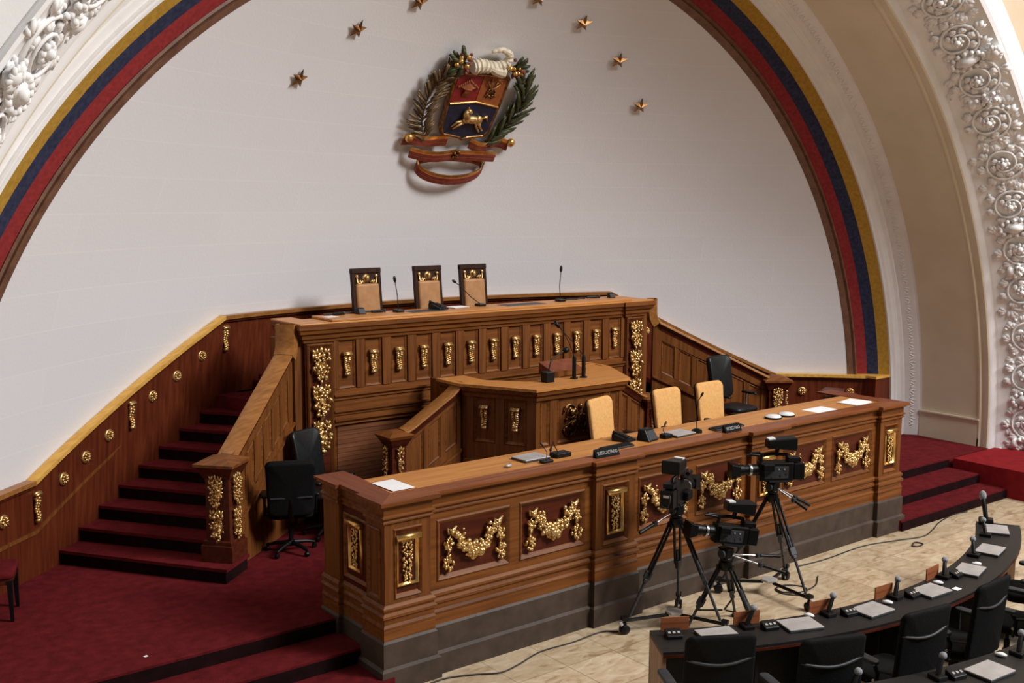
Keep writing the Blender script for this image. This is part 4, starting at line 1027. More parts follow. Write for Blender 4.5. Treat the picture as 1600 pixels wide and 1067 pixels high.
# high-backed chairs of the presidency
def throne(label):
    root = thing('high_back_chair', label, 'chair', (0, 0, 0), 0, 'carved high-backed chairs behind the rostrum')
    w, zb, zt_ = .47, .50, 1.38
    PB = Plane((0, .17, 0), (1, 0, 0), (0, .10, 1), (0, -1, .10))
    fr_ = MB(); fr_.pbox(PB, -w / 2, -w / 2 + .055, 0, zt_, -.05, .0).pbox(PB, w / 2 - .055, w / 2, 0, zt_, -.05, 0).pbox(PB, -w / 2, w / 2, zt_ - .05, zt_ + .02, -.055, .008).pbox(PB, -w / 2, w / 2, zb, zb + .06, -.05, 0).pbox(PB, -w / 2 + .05, w / 2 - .05, zt_ - .21, zt_ - .04, -.045, -.01)
    pass
    f_ = fr_.build('back_frame', M['throne'], root, smooth=0, bevel=.008)
    up = MB().pbox(PB, -w / 2 + .05, w / 2 - .05, zb + .05, zt_ - .19, -.04, .03); up.build('back_cushion', M['tanl'], root, smooth=0, bevel=.03, seg=3)
    og = MB(); rr_ = random.Random(2)
    og.lathe([(.055, 0), (.06, .02), (.04, .03), (.001, .03)], PB.P(0, zt_ - .115, -.005), 14, Rx(-PI / 2))
    og.blob(PB.P(0, zt_ - .115, .02), (.03, .02, .05))
    for sx in (-1, 1):
        og.blob(PB.P(sx * .155, zt_ - .09, .0), (.03, .02, .03)); og.tube([PB.P(sx * .155, zt_ - .1, 0), PB.P(sx * .15, zt_ - .18, .0), PB.P(sx * .10, zt_ - .20, .005), PB.P(sx * .08, zt_ - .15, .01), PB.P(sx * .05, zt_ - .18, .01)], .014, 7)
        og.blob(PB.P(sx * .11, zt_ - .16, .005), (.022, .018, .03))
    og.build('gilded_crest', M['gold'], f_, smooth=180)
    MB().box(-.27, .27, -.29, .25, .42, .50).build('seat_rail', M['wooddk'], root, smooth=0, bevel=.01); MB().box(-.25, .25, -.28, .22, .47, .55).build('seat', M['tanl'], root, smooth=0, bevel=.03, seg=3)
    for x, y in ((-.24, -.25), (.24, -.25), (-.24, .22), (.24, .22)):
        MB().hexa([(x - .02, y - .02, 0), (x + .02, y - .02, 0), (x + .02, y + .02, 0), (x - .02, y + .02, 0), (x - .032, y - .032, .44), (x + .032, y - .032, .44), (x + .032, y + .032, .44), (x - .032, y + .032, .44)]).build('leg', M['wooddk'], root, smooth=0)
    for sx in (-1, 1):
        MB().tube([(sx * .27, .2, .72), (sx * .28, -.05, .73), (sx * .28, -.22, .70), (sx * .27, -.24, .66)], .025, 8).tube([(sx * .27, -.2, .46), (sx * .275, -.2, .71)], .022, 8).build('armrest', M['wooddk'], root, smooth=60)
    return root
t0 = throne('x')
for i, (x, y, rz, lb) in enumerate(((-1.46, 4.74, .06, 'leftmost carved high-backed chair behind the rostrum'), (-.46, 4.76, .04, 'middle carved high-backed chair, behind the loose papers on the rostrum'), (.30, 4.74, .0, 'rightmost carved high-backed chair behind the rostrum'))):
    o = t0 if i == 0 else copy_tree(t0); place(o, (x, y - .38, 2.10), rz, lb)
# armchairs along the curved front desk
AC = (.2, 2.6)
def polar(R, deg): a = math.radians(deg); return V((AC[0] + R * math.sin(a), AC[1] - R * math.cos(a), 0))
def council_chair():
    root = thing('black_armchair', 'x', 'chair', (0, 0, 0), 0, 'black armchairs behind the curved desk')
    swivel_base(root, M['black'], .46)
    s = rounded_slab(.52, .50, .09, .08); s.v = [V((p.x, p.z - .22, .46 - p.y)) for p in s.v]; s.build('seat', M['blackm'], root, smooth=60)
    bk = rounded_slab(.56, .72, .05, .06, curve=.035); bk.v = [p + V((0, -.26, .44)) for p in bk.v]; tilt(bk, .10, (0, -.26, .44)); b = bk.build('backrest', M['blackm'], root, smooth=60)
    n = 12; pts = [V((-.27 + .54 * i / n, -.345 - .03 * math.cos(PI * (i / n - .5)) + .02, .96 - .045 * math.sin(PI * i / n))) for i in range(n + 1)]
    MB().tube(pts, .013, 8).build('back_bar', M['grey'], b, smooth=60)
    for sx in (-1, 1):
        x = sx * .31; a = MB().tube([(sx * .22, -.1, .42), (x, -.12, .44), (x, -.14, .58), (x, -.10, .655)], .018, 8).tube([(x, -.12, .60), (sx * .27, -.27, .62)], .014, 6).build('armrest', M['black'], root, smooth=60)
        ap = rounded_slab(.085, .30, .035, .04); ap.v = [V((p.x + x, p.z - .14, .67 - p.y)) for p in ap.v]; ap.build('arm_pad', M['grey'], a, smooth=60)
        for zz in (.66, .52): MB().lathe([(.001, -.006), (.013, -.006), (.013, .006), (.001, .006)], n=10, rot=Ry(PI / 2)).build('chrome_cap', M['chrome'], a, smooth=40).location = (x + sx * .022, -.12, zz)
    return root
cc0 = council_chair()
for i, (R, th, rz, lb) in enumerate(((5.86, -29.0, 0.0, 'black armchair at the left end of the curved desk'), (6.06, -21.5, 0, 'second black armchair from the left end of the curved desk'), (5.86, -11.9, .05, 'third black armchair from the left end of the curved desk'), (5.72, -1.9, .05, 'fourth black armchair from the left end of the curved desk'), (5.80, 7.2, .1, 'black armchair at the right picture edge, fifth along the curved desk'), (5.80, 16.6, .2, 'black armchair arm at right picture edge beyond the bend of the curved desk'))):
    o = cc0 if i == 0 else copy_tree(cc0); p = polar(R, th); place(o, (p.x, p.y, 0), math.radians(th) + rz, lb)
# red seat at the left edge
rs_ = thing('red_stool', 'red upholstered stool cut by the left picture edge on the carpet', 'stool', (-6.68, 2.86, ZP), -.35)
q = rounded_slab(.46, .46, .07, .05); q.v = [V((p.x, p.z - .23, .45 - p.y)) for p in q.v]; q.build('seat', M['carpet'], rs_, smooth=60)
MB().box(-.21, .21, -.21, .21, .36, .42).build('seat_frame', M['wooddk'], rs_, smooth=0)
for x in (-.19, .19):
    for y in (-.19, .19): MB().hexa([(x * 1.05 - .015, y * 1.05 - .015, 0), (x * 1.05 + .015, y * 1.05 - .015, 0), (x * 1.05 + .015, y * 1.05 + .015, 0), (x * 1.05 - .015, y * 1.05 + .015, 0), (x - .025, y - .025, .4), (x + .025, y - .025, .4), (x + .025, y + .025, .4), (x - .025, y + .025, .4)]).build('leg', M['black'], rs_, smooth=0)
# wooden pedestal behind the right end of the long desk
pe = thing('wooden_pedestal', 'dark wooden pedestal stand behind the right end of the long desk', 'pedestal', (4.78, 1.62, ZP))
MB().lathe([(.001, 1.13), (.06, 1.10), (.16, 1.16), (.20, 1.17), (.20, 1.2), (.001, 1.2)], n=4, rot=Rz(PI / 4 + .4)).build('top', M['wooddk'], pe, smooth=0)
MB().cbox((0, 0, .6), (.1, .1, 1.05), Rz(.4)).build('post', M['wooddk'], pe, smooth=0); MB().cbox((0, 0, .04), (.32, .32, .08), Rz(.4)).build('foot', M['wooddk'], pe, smooth=0, bevel=.01)
# ------------------------------------------------------------------ tripods and video cameras
def tripod(label, c, feet, zh, dolly, pan, mid=.55):
    """feet: (angle in degrees, radius); pan: list of (direction deg, length, drop)"""
    root = thing('camera_tripod', label, 'tripod', (c[0], c[1], 0), 0, 'camera tripods before the long desk')
    top = V((0, 0, zh)); zf = .17 if dolly else .03
    MB().lathe([(.001, zh - .06), (.05, zh - .06), (.075, zh - .01), (.07, zh + .03), (.001, zh + .03)], n=18).build('bowl', M['black'], root, smooth=40)
    fp = []
    for a, r in feet:
        a = math.radians(a); d = V((math.cos(a), math.sin(a), 0)); s = V((-d.y, d.x, 0)); f = d * r + V((0, 0, zf)); t = top + d * .065 + V((0, 0, -.03)); fp.append(f)
        m = t.lerp(f, mid); m2 = t.lerp(f, mid + .10)
        lg = MB()
        for k in (-1, 1): lg.tube([t + s * .030 * k, m + s * .028 * k], .0145, 8)
        lg.cbox(t, (.05, .05, .05), Rz(a)).build('leg', M['black'], root, smooth=50)
        l2 = kids(root)[-1] if False else None
        lo = MB().tube([m - (f - t).normalized() * .18, m2], .016, 8).tube([m2, f], .0155, 8)
        leg = [o for o in bpy.data.objects if o.parent == root and o.name.startswith('leg')][-1]
        lo.build('lower_tube', M['grey'], leg, smooth=50)
        ax = (f - t).normalized(); q = V((0, 0, 1)).rotation_difference(ax).to_matrix()
        MB().cbox(m, (.08, .045, .09), q).cbox(m + ax * .06, (.05, .05, .04), q).build('leg_lock', M['grey'], leg, smooth=0, bevel=.008)
    if dolly:
        hub = V((0, 0, .16)); MB().prism([(.10 * math.cos(PI * k / 3 + .5), .10 * math.sin(PI * k / 3 + .5)) for k in range(6)], .15, .175).build('dolly_hub', M['silver'], root, smooth=0, bevel=.006)
        for (a, r), f in zip(feet, fp):
            a = math.radians(a); d = V((math.cos(a), math.sin(a), 0)); e = d * (r + .05)
            arm = MB().tube([d * .07 + V((0, 0, .14)), e + V((0, 0, .14))], .02, 8).cbox(e + V((0, 0, .165)), (.07, .06, .035), Rz(a)).build('dolly_arm', M['black'], root, smooth=40)
            w_ = MB()
            for k in (-1, 1): w_.lathe([(.001, -.012), (.042, -.012), (.05, -.006), (.05, .006), (.042, .012), (.001, .012)], e + V((-d.y, d.x, 0)) * .026 * k + V((0, 0, .05)), 16, Rz(a) @ Rx(PI / 2))
            w_.cbox(e + V((0, 0, .085)), (.03, .035, .07), Rz(a)); w_.build('wheel', M['black'], arm, smooth=40)
            MB().cbox(e + V((0, 0, .115)) + d * .045, (.035, .05, .05), Rz(a) @ Ry(.5)).build('wheel_guard', M['silver'], arm, smooth=0, bevel=.008)
    else:
        for (a, r), f in zip(feet, fp):
            a = math.radians(a); MB().cbox(V((f.x, f.y, .018)), (.10, .055, .036), Rz(a)).build('foot_pad', M['black'], root, smooth=0, bevel=.01)
            d = V((math.cos(a), math.sin(a), 0)); MB().tube([d * .02 + V((0, 0, .22)), d * (r * .72) + V((0, 0, .035 + zh * .28))], .010, 6).build('spreader_arm', M['black'], root, smooth=50)
    hd = MB().lathe([(.04, zh + .03), (.06, zh + .05), (.06, zh + .075)], n=16).cbox((0, 0, zh + .115), (.10, .11, .09)).build('fluid_head', M['black'], root, smooth=40, bevel=.008)
    MB().lathe([(.001, -.075), (.045, -.075), (.045, .075), (.001, .075)], (0, 0, zh + .12), 16, Ry(PI / 2)).build('drag_knob', M['grey'], hd, smooth=40)
    MB().lathe([(.001, .07), (.012, .07), (.012, .075), (.001, .078)], (0, 0, zh + .12), 12, Ry(PI / 2)).build('bubble_level', M['chrome'], hd, smooth=40)
    MB().cbox((0, 0, zh + .168), (.09, .14, .018)).build('camera_plate', M['black'], hd, smooth=0, bevel=.004)
    for a, L, dz in pan:
        a = math.radians(a); d = V((math.cos(a), math.sin(a), 0)); p0 = V((0, 0, zh + .1)) + d * .05; p1 = p0 + d * L + V((0, 0, dz))
        hb = MB().tube([p0, p0.lerp(p1, .62)], .009, 8).build('pan_handle', M['chrome'], root, smooth=50)
        MB().tube([p0.lerp(p1, .6), p1], .019, 10).build('grip', M['black'], hb, smooth=50)
        dx = p0.lerp(p1, .55); MB().cbox(dx, (.05, .04, .05)).build('zoom_control', M['grey'], hb, smooth=0, bevel=.008)
    return root
def video_camera(label, loc, rz, scale=1.0, pitch=0.0):
    """forward is +y"""
    root = thing('video_camera', label, 'video camera', loc, rz, 'video cameras on tripods')
    k = scale
    def bb(x0, x1, y0, y1, z0, z1, **kw): return MB().box(x0 * k, x1 * k, y0 * k, y1 * k, z0 * k, z1 * k)
    b = bb(-.06, .06, -.17, .14, .005, .175).build('body', M['black'], root, smooth=0, bevel=.014)
    bb(-.064, -.058, -.12, .10, .03, .14).build('side_panel', M['grey'], b, smooth=0, bevel=.003)
    for j in range(4): MB().lathe([(.001, -.004), (.008, -.004), (.008, .004), (.001, .004)], (-.066 * k, (-.08 + .05 * j) * k, .115 * k), 8, Ry(PI / 2)).build('control_knob', M['silver'], b, smooth=40)
    ln = MB().lathe([(.001, .13 * k), (.05 * k, .13 * k), (.052 * k, .20 * k), (.044 * k, .205 * k), (.044 * k, .27 * k), (.05 * k, .275 * k), (.052 * k, .32 * k), (.001, .32 * k)], (0, 0, .10 * k), 20, Rx(-PI / 2)).build('lens', M['black'], root, smooth=40)
    MB().lathe([(.053 * k, .205 * k), (.055 * k, .21 * k), (.055 * k, .225 * k), (.053 * k, .23 * k)], (0, 0, .10 * k), 20, Rx(-PI / 2)).build('zoom_ring', M['chrome'], ln, smooth=40)
    MB().hexa([(x * k, y * k, z * k) for x, y, z in ((-.07, -.14, -.005), (.07, -.14, -.005), (.07, .06, -.005), (-.07, .06, -.005), (-.05, -.12, .03), (.05, -.12, .03), (.05, .05, .03), (-.05, .05, .03))]).build('shoulder_pad', M['blackm'], root, smooth=0, bevel=.006)
    MB().box(-.045 * k, .045 * k, -.235 * k, -.12 * k, .176 * k, .215 * k).build('wireless_receiver', M['black'], root, smooth=0, bevel=.006)
    MB().box(.058 * k, .105 * k, -.02 * k, .11 * k, .03 * k, .11 * k).build('hand_grip', M['blackm'], root, smooth=0, bevel=.016)
    MB().box(-.10 * k, -.058 * k, .02 * k, .12 * k, .10 * k, .165 * k).build('control_module', M['black'], root, smooth=0, bevel=.008)
    for q_, (yy, zz) in enumerate(((-.05, .06), (.03, .05), (-.10, .075), (.08, .125))): MB().lathe([(.001, -.006), (.014, -.006), (.012, .008), (.001, .008)], (-.062 * k, yy * k, zz * k), 12, Ry(-PI / 2)).build('dial', M['grey'], b, smooth=40)
    MB().tube([(.02 * k, -.25 * k, .15 * k), (.05 * k, -.31 * k, .10 * k), (.02 * k, -.29 * k, .03), (-.03 * k, -.28 * k, .04 * k)], .007, 6).build('cable', M['cable'], root, smooth=60)
    hd = MB(); hd.hexa([(x * k, y * k, z * k) for x, y, z in ((-.06, .315, .055), (.06, .315, .055), (.075, .40, .03), (-.075, .40, .03), (-.06, .315, .145), (.06, .315, .145), (.075, .40, .165), (-.075, .40, .165))]).build('lens_hood', M['black'], ln, smooth=0, bevel=.006)
    MB().box(-.058 * k, .058 * k, -.27 * k, -.17 * k, .015 * k, .165 * k).build('battery', M['black'], root, smooth=0, bevel=.01)
    MB().cbox((0, -.272 * k, .12 * k), (.05 * k, .006, .02 * k)).build('battery_label', M['white'], kids(root)[-1], smooth=0)
    MB().tube([(0, -.13 * k, .17 * k), (0, -.12 * k, .235 * k), (0, .02 * k, .245 * k), (0, .11 * k, .235 * k), (0, .12 * k, .17 * k)], .016 * k, 8).build('top_handle', M['black'], root, smooth=50)
    MB().tube([(0, .13 * k, .23 * k), (0, .22 * k, .24 * k), (0, .25 * k, .235 * k)], .012 * k, 8).lathe([(.001, -.03 * k), (.018 * k, -.03 * k), (.018 * k, .06 * k), (.001, .06 * k)], (.05 * k, .17 * k, .235 * k), 10, Rx(PI / 2)).build('microphone', M['black'], root, smooth=50)
    vf = MB().tube([(0, -.02 * k, .23 * k), (-.01 * k, -.03 * k, .30 * k)], .02 * k, 8).build('viewfinder_arm', M['black'], root, smooth=50)
    v = MB().hexa([(x * k, y * k, z * k) for x, y, z in ((-.08, -.19, .285), (.08, -.19, .285), (.055, .07, .30), (-.055, .07, .30), (-.08, -.19, .40), (.08, -.19, .40), (.055, .07, .375), (-.055, .07, .375))]).build('viewfinder', M['black'], root, smooth=0, bevel=.012)
    MB().cbox((0, .03 * k, .384 * k), (.08 * k, .06 * k, .012), Rx(-.10)).build('viewfinder_label', M['white'], v, smooth=0)
    MB().tube([(.04 * k, -.1 * k, .03 * k), (.08 * k, -.14 * k, .02 * k), (.085 * k, -.05 * k, .012 * k)], .006, 6).build('cable', M['cable'], root, smooth=60)
    root.rotation_euler = (pitch, 0, rz); return root
IMG_L = math.degrees(math.atan2(.617, -.787)); IMG_R = IMG_L - 180
def face(deg): return math.radians(deg - 90)
tripod('tall camera tripod on wheels at the left, before the second pair of garlands', (-.88, -.54), ((162, .52), (-68, .50), (38, .48)), 1.14, True, ((178, .46, -.14),))
video_camera('black video camera on the left wheeled tripod, lens to the right', (-.88, -.54, 1.326), face(24), 1.22)
tripod('low camera tripod without wheels between the two wheeled ones', (-.54, -.92), ((150, .40), (25, .44), (-78, .42)), .71, False, ((IMG_R + 22, .62, -.10), (IMG_R - 8, .55, -.16)))
video_camera('lowest black video camera, in the middle, lens to the left', (-.54, -.92, .93), face(IMG_L + 14), 1.16, .16)
tripod('tall camera tripod on wheels at the right, before the third pilaster', (.69, -.52), ((-97, .56), (18, .50), (140, .52)), 1.13, True, ((IMG_R + 10, .40, -.22), (IMG_R - 26, .34, -.20)))
video_camera('black video camera on the right wheeled tripod, lens to the left', (.69, -.52, 1.316), face(IMG_L + 6), 1.25)
# cables on the floor
def cable(label, pts, r=.008):
    n = len(pts) - 1; out = []
    for i in range(n):                      # smooth the run
        p0, p1, p2, p3 = [V((*pts[max(0, min(n, i + k))], 0)) for k in (-1, 0, 1, 2)]
        for j in range(8):
            t = j / 8; out.append(.5 * ((2 * p1) + (p2 - p0) * t + (2 * p0 - 5 * p1 + 4 * p2 - p3) * t * t + (3 * p1 - p0 - 3 * p2 + p3) * t ** 3) + V((0, 0, r)))
    out.append(V((*pts[-1], r)))
    return tag(MB().tube(out, r, 6).build('cable', M['cable'], smooth=180), label, 'cable')
cable('thin dark cable lying along the foot of the long desk on the left', [(-3.85, -.16), (-3.5, -.13), (-3.2, -.24), (-3.0, -.34), (-2.75, -.3), (-2.4, -.2), (-2.0, -.22), (-1.6, -.2), (-1.45, -.3)])
cable('thin dark cable running from the right desk end to the red steps', [(1.7, -.16), (2.2, -.2), (3.0, -.18), (3.55, -.3), (4.0, -.42), (4.38, -.34), (4.8, -.2), (5.3, .0 - .12), (5.6, -.16)])
cable('coil of dark cable on the marble beside the right camera tripod', [(1.10, -.55), (.98, -.46), (.84, -.50), (.80, -.64), (.92, -.78), (1.10, -.74), (1.16, -.62), (1.04, -.48), (.88, -.48), (.84, -.6), (.98, -.72), (1.3, -.7), (1.6, -.52)])
cable('short loop of dark cable on the marble before the right desk end', [(3.55, -.55), (3.7, -.5), (3.72, -.6), (3.58, -.62), (3.52, -.56)], .009)
# ------------------------------------------------------------------ curved desks in the foreground
def ring(R0, R1, a0, a1, z0, z1, n=48):
    mb = MB()
    for i in range(n + 1):
        a = a0 + (a1 - a0) * i / n
        for R, z in ((R0, z0), (R0, z1), (R1, z1), (R1, z0)): p = polar(R, a); mb.v.append(V((p.x, p.y, z)))
    for i in range(n):
        for k in range(4): mb.f.append([i * 4 + k, i * 4 + (k + 1) % 4, (i + 1) * 4 + (k + 1) % 4, (i + 1) * 4 + k])
    mb.f += [[0, 1, 2, 3], [n * 4 + k for k in (3, 2, 1, 0)]]; return mb
def curved_desk(label, R0, R1, a0, a1):
    p = polar((R0 + R1) / 2, (a0 + a1) / 2); root = thing('curved_desk', label, 'desk', (p.x, p.y, 0))
    ring(R0, R1, a0, a1, .725, .75).build('desktop', M['deskbk'], root, world=True, smooth=30)
    ring(R0 + .0, R0 + .03, a0, a1, .05, .724).build('modesty_panel', M['deskbk'], root, world=True, smooth=30)
    ring(R0 - .004, R1 + .004, a0, a1, .700, .7245).build('desktop_edge', M['wooddk'], root, world=True, smooth=30)
    for a, e in ((a0, 1), (a1, -1)):
        da = e * .35; ring(R0 + .03, R1 - .02, min(a, a + da), max(a, a + da), 0, .70, 2).build('end_panel', M['endp'], root, world=True, smooth=0)
    n = round((a1 - a0) / 9)
    for i in range(1, n): a = a0 + (a1 - a0) * i / n; ring(R0 + .04, R1 - .1, a - .12, a + .12, 0, .70, 2).build('divider', M['deskbk'], root, world=True, smooth=0)
    return root
curved_desk('curved dark desk in front with a row of closed silver laptops', 5.10, 5.56, -31.6, 31.4)
curved_desk('second curved dark desk cut by the bottom right corner', 6.42, 6.90, -24, 26)
def laptop(label, group=None):
    root = thing('laptop', label, 'laptop', (0, 0, 0), 0, group)
    MB().box(-.165, .165, -.12, .12, .0, .016).build('base', M['grey'], root, smooth=0, bevel=.004); MB().box(-.165, .165, -.12, .12, .017, .030).build('lid', M['silver'], root, smooth=0, bevel=.005); return root
def desk_mic(label, lean, h=.20, group=None):
    root = thing('desk_microphone', label, 'microphone', (0, 0, 0), 0, group)
    MB().box(-.05, .05, -.06, .06, 0, .035).build('base', M['black'], root, smooth=0, bevel=.008)
    e = V((lean[0], lean[1], h)); MB().tube([(0, 0, .03), e * .55 + V((0, 0, .02)), e], [.020, .021, .018], 8).build('neck', M['black'], root, smooth=60)
    MB().blob(e + e.normalized() * .022, .032, hi=True).build('foam_head', M['foam'], root, smooth=180); return root
def console(label, group=None):
    root = thing('voting_console', label, 'console', (0, 0, 0), 0, group)
    MB().hexa([(x, y, z) for x, y, z in ((-.07, -.05, 0), (.07, -.05, 0), (.07, .05, 0), (-.07, .05, 0), (-.07, -.05, .03), (.07, -.05, .03), (.07, .05, .065), (-.07, .05, .065))]).build('housing', M['black'], root, smooth=0, bevel=.008)
    for x in (-.04, .0, .04): MB().cbox((x, -.01, .046), (.022, .022, .008), Rx(.33)).build('key', M['silver'], root, smooth=0)
    return root
def mouse(label, group=None):
    root = thing('computer_mouse', label, 'computer mouse', (0, 0, 0), 0, group)
    MB().blob((0, 0, .018), (.03, .05, .018), hi=True).build('shell', M['white'], root, smooth=180); MB().cbox((0, .025, .034), (.006, .016, .006)).build('scroll_wheel', M['grey'], root, smooth=0); return root
lap_t = [-25.7, -17.2, -8.3, 1.1, 10.3, 18.9, 27.8]
ords = ['at the left end of the curved desk, half hidden by an armchair', 'second from the left end of the curved desk', 'third from the left end of the curved desk', 'fourth from the left on the curved desk, beside a white card', 'fifth from the left end of the curved desk', 'sixth along the curved desk, next to last at the right', 'at the far right end of the curved desk']
l0 = laptop('x', 'closed laptops on the curved desks'); m0 = desk_mic('x', (.07, .03), .14, 'stub microphones on the curved desks'); k0 = console('x', 'voting consoles on the curved desks'); mo0 = mouse('x', 'white mice on the curved desks')
b0 = MB().box(-.125, .125, -.006, .006, 0, .12).build('name_board', M['boardw'], smooth=0, bevel=.002)
first = True
def put(o, fst, R, th, z, rz, lb):
    p = polar(R, th); c = o if fst else copy_tree(o); return place(c, (p.x, p.y, z), math.radians(th) + rz, lb)
mic_t = [-22.2, -12.9, -3.4, 6.3, 16.0, 25.0, 30.6]
for i, th in enumerate(lap_t):
    put(l0, i == 0, 5.31, th, .75, .08 * (-1) ** i, 'closed silver laptop ' + ords[i])
mic_l = ['left of the second laptop on the curved desk', 'left of the third laptop on the curved desk', 'left of the fourth laptop on the curved desk', 'left of the fifth laptop on the curved desk', 'left of the sixth laptop on the curved desk', 'left of the last laptop on the curved desk', 'at the far end of the curved desk, standing highest']
for i, th in enumerate(mic_t):
    o = put(m0, i == 0, 5.20, th, .75, 0, 'stub microphone with grey foam head ' + mic_l[i])
    if i == 6: o.scale = (1.3, 1.3, 1.9)
for i, th in enumerate([-29.2, -19.6, -10.3, -.9, 8.3]):
    put(k0, i == 0, 5.27, th - .6, .75, 0, 'small black voting console ' + (['at the left corner of the curved desk', 'between first and second laptop on the curved desk', 'between second and third laptop on the curved desk', 'between third and fourth laptop on the curved desk', 'between fourth and fifth laptop on the curved desk'][i]))
for i, (th, R) in enumerate(((-14.9, 5.16), (-5.3, 5.25), (4.0, 5.24), (13.0, 5.30))):
    put(mo0, i == 0, R, th, .75, .5, 'white computer mouse ' + ['right of the second laptop on the curved desk', 'right of the third laptop on the curved desk', 'right of the fourth laptop on the curved desk', 'right of the fifth laptop on the curved desk'][i])
for i, th in enumerate([-29.2, -21.8, -13.2, -4.2, 5.2]):
    p = polar(5.125, th); o = b0 if i == 0 else b0.copy()
    if i: col.objects.link(o)
    place(o, (p.x, p.y, .75), math.radians(th)); tag(o, 'upright brown name board ' + ['at the left end of the curved desk', 'behind the microphone left of the second laptop', 'behind the microphone left of the third laptop', 'behind the microphone left of the fourth laptop', 'behind the microphone left of the fifth laptop'][i], 'name board', 'brown name boards along the curved desk')
p = polar(5.42, 4.1); tag(MB().box(-.04, .04, -.03, .03, 0, .004).build('white_card', M['paper'], smooth=0), 'small white card right of the fourth laptop on the curved desk', 'card'); bpy.data.objects['white_card'].location = (p.x, p.y, .75)
put(l0, False, 6.66, -10.0, .75, .1, 'closed silver laptop on the second curved desk at the bottom right')
for th, lb in ((-21.0, 'cut by the bottom picture edge on the second curved desk'), (-13.9, 'left of the laptop on the second curved desk'), (-5.6, 'right of the second curved desk laptop at the picture edge')):
    put(m0, False, 6.56, th, .75, 0, 'grey-headed stub microphone ' + lb)
put(mo0, False, 6.50, -6.9, .75, .4, 'white computer mouse on the second curved desk')
for th, lb in ((-12.6, 'left of the laptop on the second curved desk'), (-19.6, 'at the bottom picture edge on the second curved desk')): put(k0, False, 6.60, th, .75, 0, 'small black voting console ' + lb)

# ------------------------------------------------------------------ things on the long desk
ZD = 1.7485
def sheet(name, label, cat, x, y, z, w, h, rz, n=1, group=None, mat='paper'):
    mb = MB(); r = random.Random(int(abs(x) * 100))
    for k in range(n): mb.cbox((r.uniform(-.01, .01) * (k > 0), r.uniform(-.01, .01) * (k > 0), .0015 + .003 * k), (w, h, .002), Rz(r.uniform(-.1, .1) if k else 0))
    o = mb.build(name, M[mat], smooth=0); o.location = (x, y, z); o.rotation_euler = (0, 0, rz); return tag(o, label, cat, group)
ZB = 1.7555
sheet('paper_sheet', 'white sheet of paper at the left end of the long desk', 'paper', -3.69, .43, ZB, .24, .37, .03, 1)
sheet('paper_sheet', 'single white sheet lying left of the paper pile near the right desk end', 'paper', 2.72, .36, ZD, .42, .26, .0, 1)
sheet('paper_stack', 'white stack of papers at the far right end of the long desk', 'paper stack', 3.53, .39, ZD, .40, .30, .1, 4)
def open_laptop_pad(label, x, y, rz):
    o = laptop(label); place(o, (x, y, ZD), rz); return o
open_laptop_pad('grey closed laptop near the left end of the long desk', -1.98, .50, .02)
open_laptop_pad('silver closed laptop before the middle beige chair', .13, .40, .05)
ms = mouse('silver computer mouse beside the left laptop on the long desk'); place(ms, (-2.38, .36, ZD), -1.2)
for c in kids(ms):
    if c.name.startswith('shell'): c.data = c.data.copy(); c.data.materials.clear(); c.data.materials.append(M['silver'])
def gooseneck(name, label, loc, pts, basew=(.11, .13, .035), r=.005, head=.014, hl=.05, rz=0.0, lathe=False):
    root = thing(name, label, 'microphone', loc, rz)
    if lathe: MB().lathe([(.001, 0), (.065, 0), (.06, .03), (.03, .045), (.001, .05)], n=18).build('base', M['black'], root, smooth=40)
    else: MB().cbox((0, 0, basew[2] / 2), basew).build('base', M['black'], root, smooth=0, bevel=.008)
    p = [V(q) for q in pts]; MB().tube(p, r, 7).build('neck', M['black'], root, smooth=60)
    d = (p[-1] - p[-2]).normalized(); MB().tube([p[-1] - d * .01, p[-1] + d * .01, p[-1] + d * hl * .7, p[-1] + d * hl], [head * .6, head, head, head * .5], 10).build('capsule', M['black'], root, smooth=60); return root
gooseneck('gooseneck_microphone', 'slender gooseneck microphone before the third beige chair', (.39, .36, ZD), [(0, 0, .04), (.01, .02, .20), (.03, .02, .36), (.07, .01, .42)], lathe=True)
gooseneck('gooseneck_microphone', 'short wiry microphone on a black box beside the left laptop', (-1.66, .40, ZD), [(-.02, 0, .03), (-.06, .03, .12), (-.10, .0, .17), (-.16, -.04, .12)], basew=(.20, .13, .05))
gooseneck('gooseneck_microphone', 'short wiry microphone near the left laptop front edge', (-1.95, .28, ZD), [(0, 0, .03), (.03, .03, .10), (.0, .06, .16)], basew=(.14, .07, .03), head=.010)
def nameplate(label, text, x, y, rz, w=.30):
    root = thing('nameplate', label, 'nameplate', (x, y, ZB), rz, None)
    MB().hexa([(-w / 2, -.035, 0), (w / 2, -.035, 0), (w / 2, .035, 0), (-w / 2, .035, 0), (-w / 2, .015, .085), (w / 2, .015, .085), (w / 2, .03, .085), (-w / 2, .03, .085)]).build('plate', M['blackm'], root, smooth=0, bevel=.003)
    cu = bpy.data.curves.new('lettering', 'FONT'); cu.body = text; cu.size = .052; cu.align_x = 'CENTER'; cu.align_y = 'CENTER'; cu.extrude = .001
    tmp = bpy.data.objects.new('tmp', cu); col.objects.link(tmp); dg = bpy.context.evaluated_depsgraph_get(); me = bpy.data.meshes.new_from_object(tmp.evaluated_get(dg)); bpy.data.objects.remove(tmp)
    ws = max(v.co.x for v in me.vertices) - min(v.co.x for v in me.vertices)
    lo = bpy.data.objects.new('lettering', me); col.objects.link(lo); me.materials.append(M['lettering']); lo.parent = root
    a = math.atan2(.085, .05); lo.scale = (min(1, (w - .05) / ws), 1, 1); lo.location = (0, -.0125, .0428); lo.rotation_euler = (a, 0, 0)
    return root
nameplate('black nameplate with white lettering in front of the turned beige chair', 'SUBSECRETARIO', -1.28, .10, .0, .33)
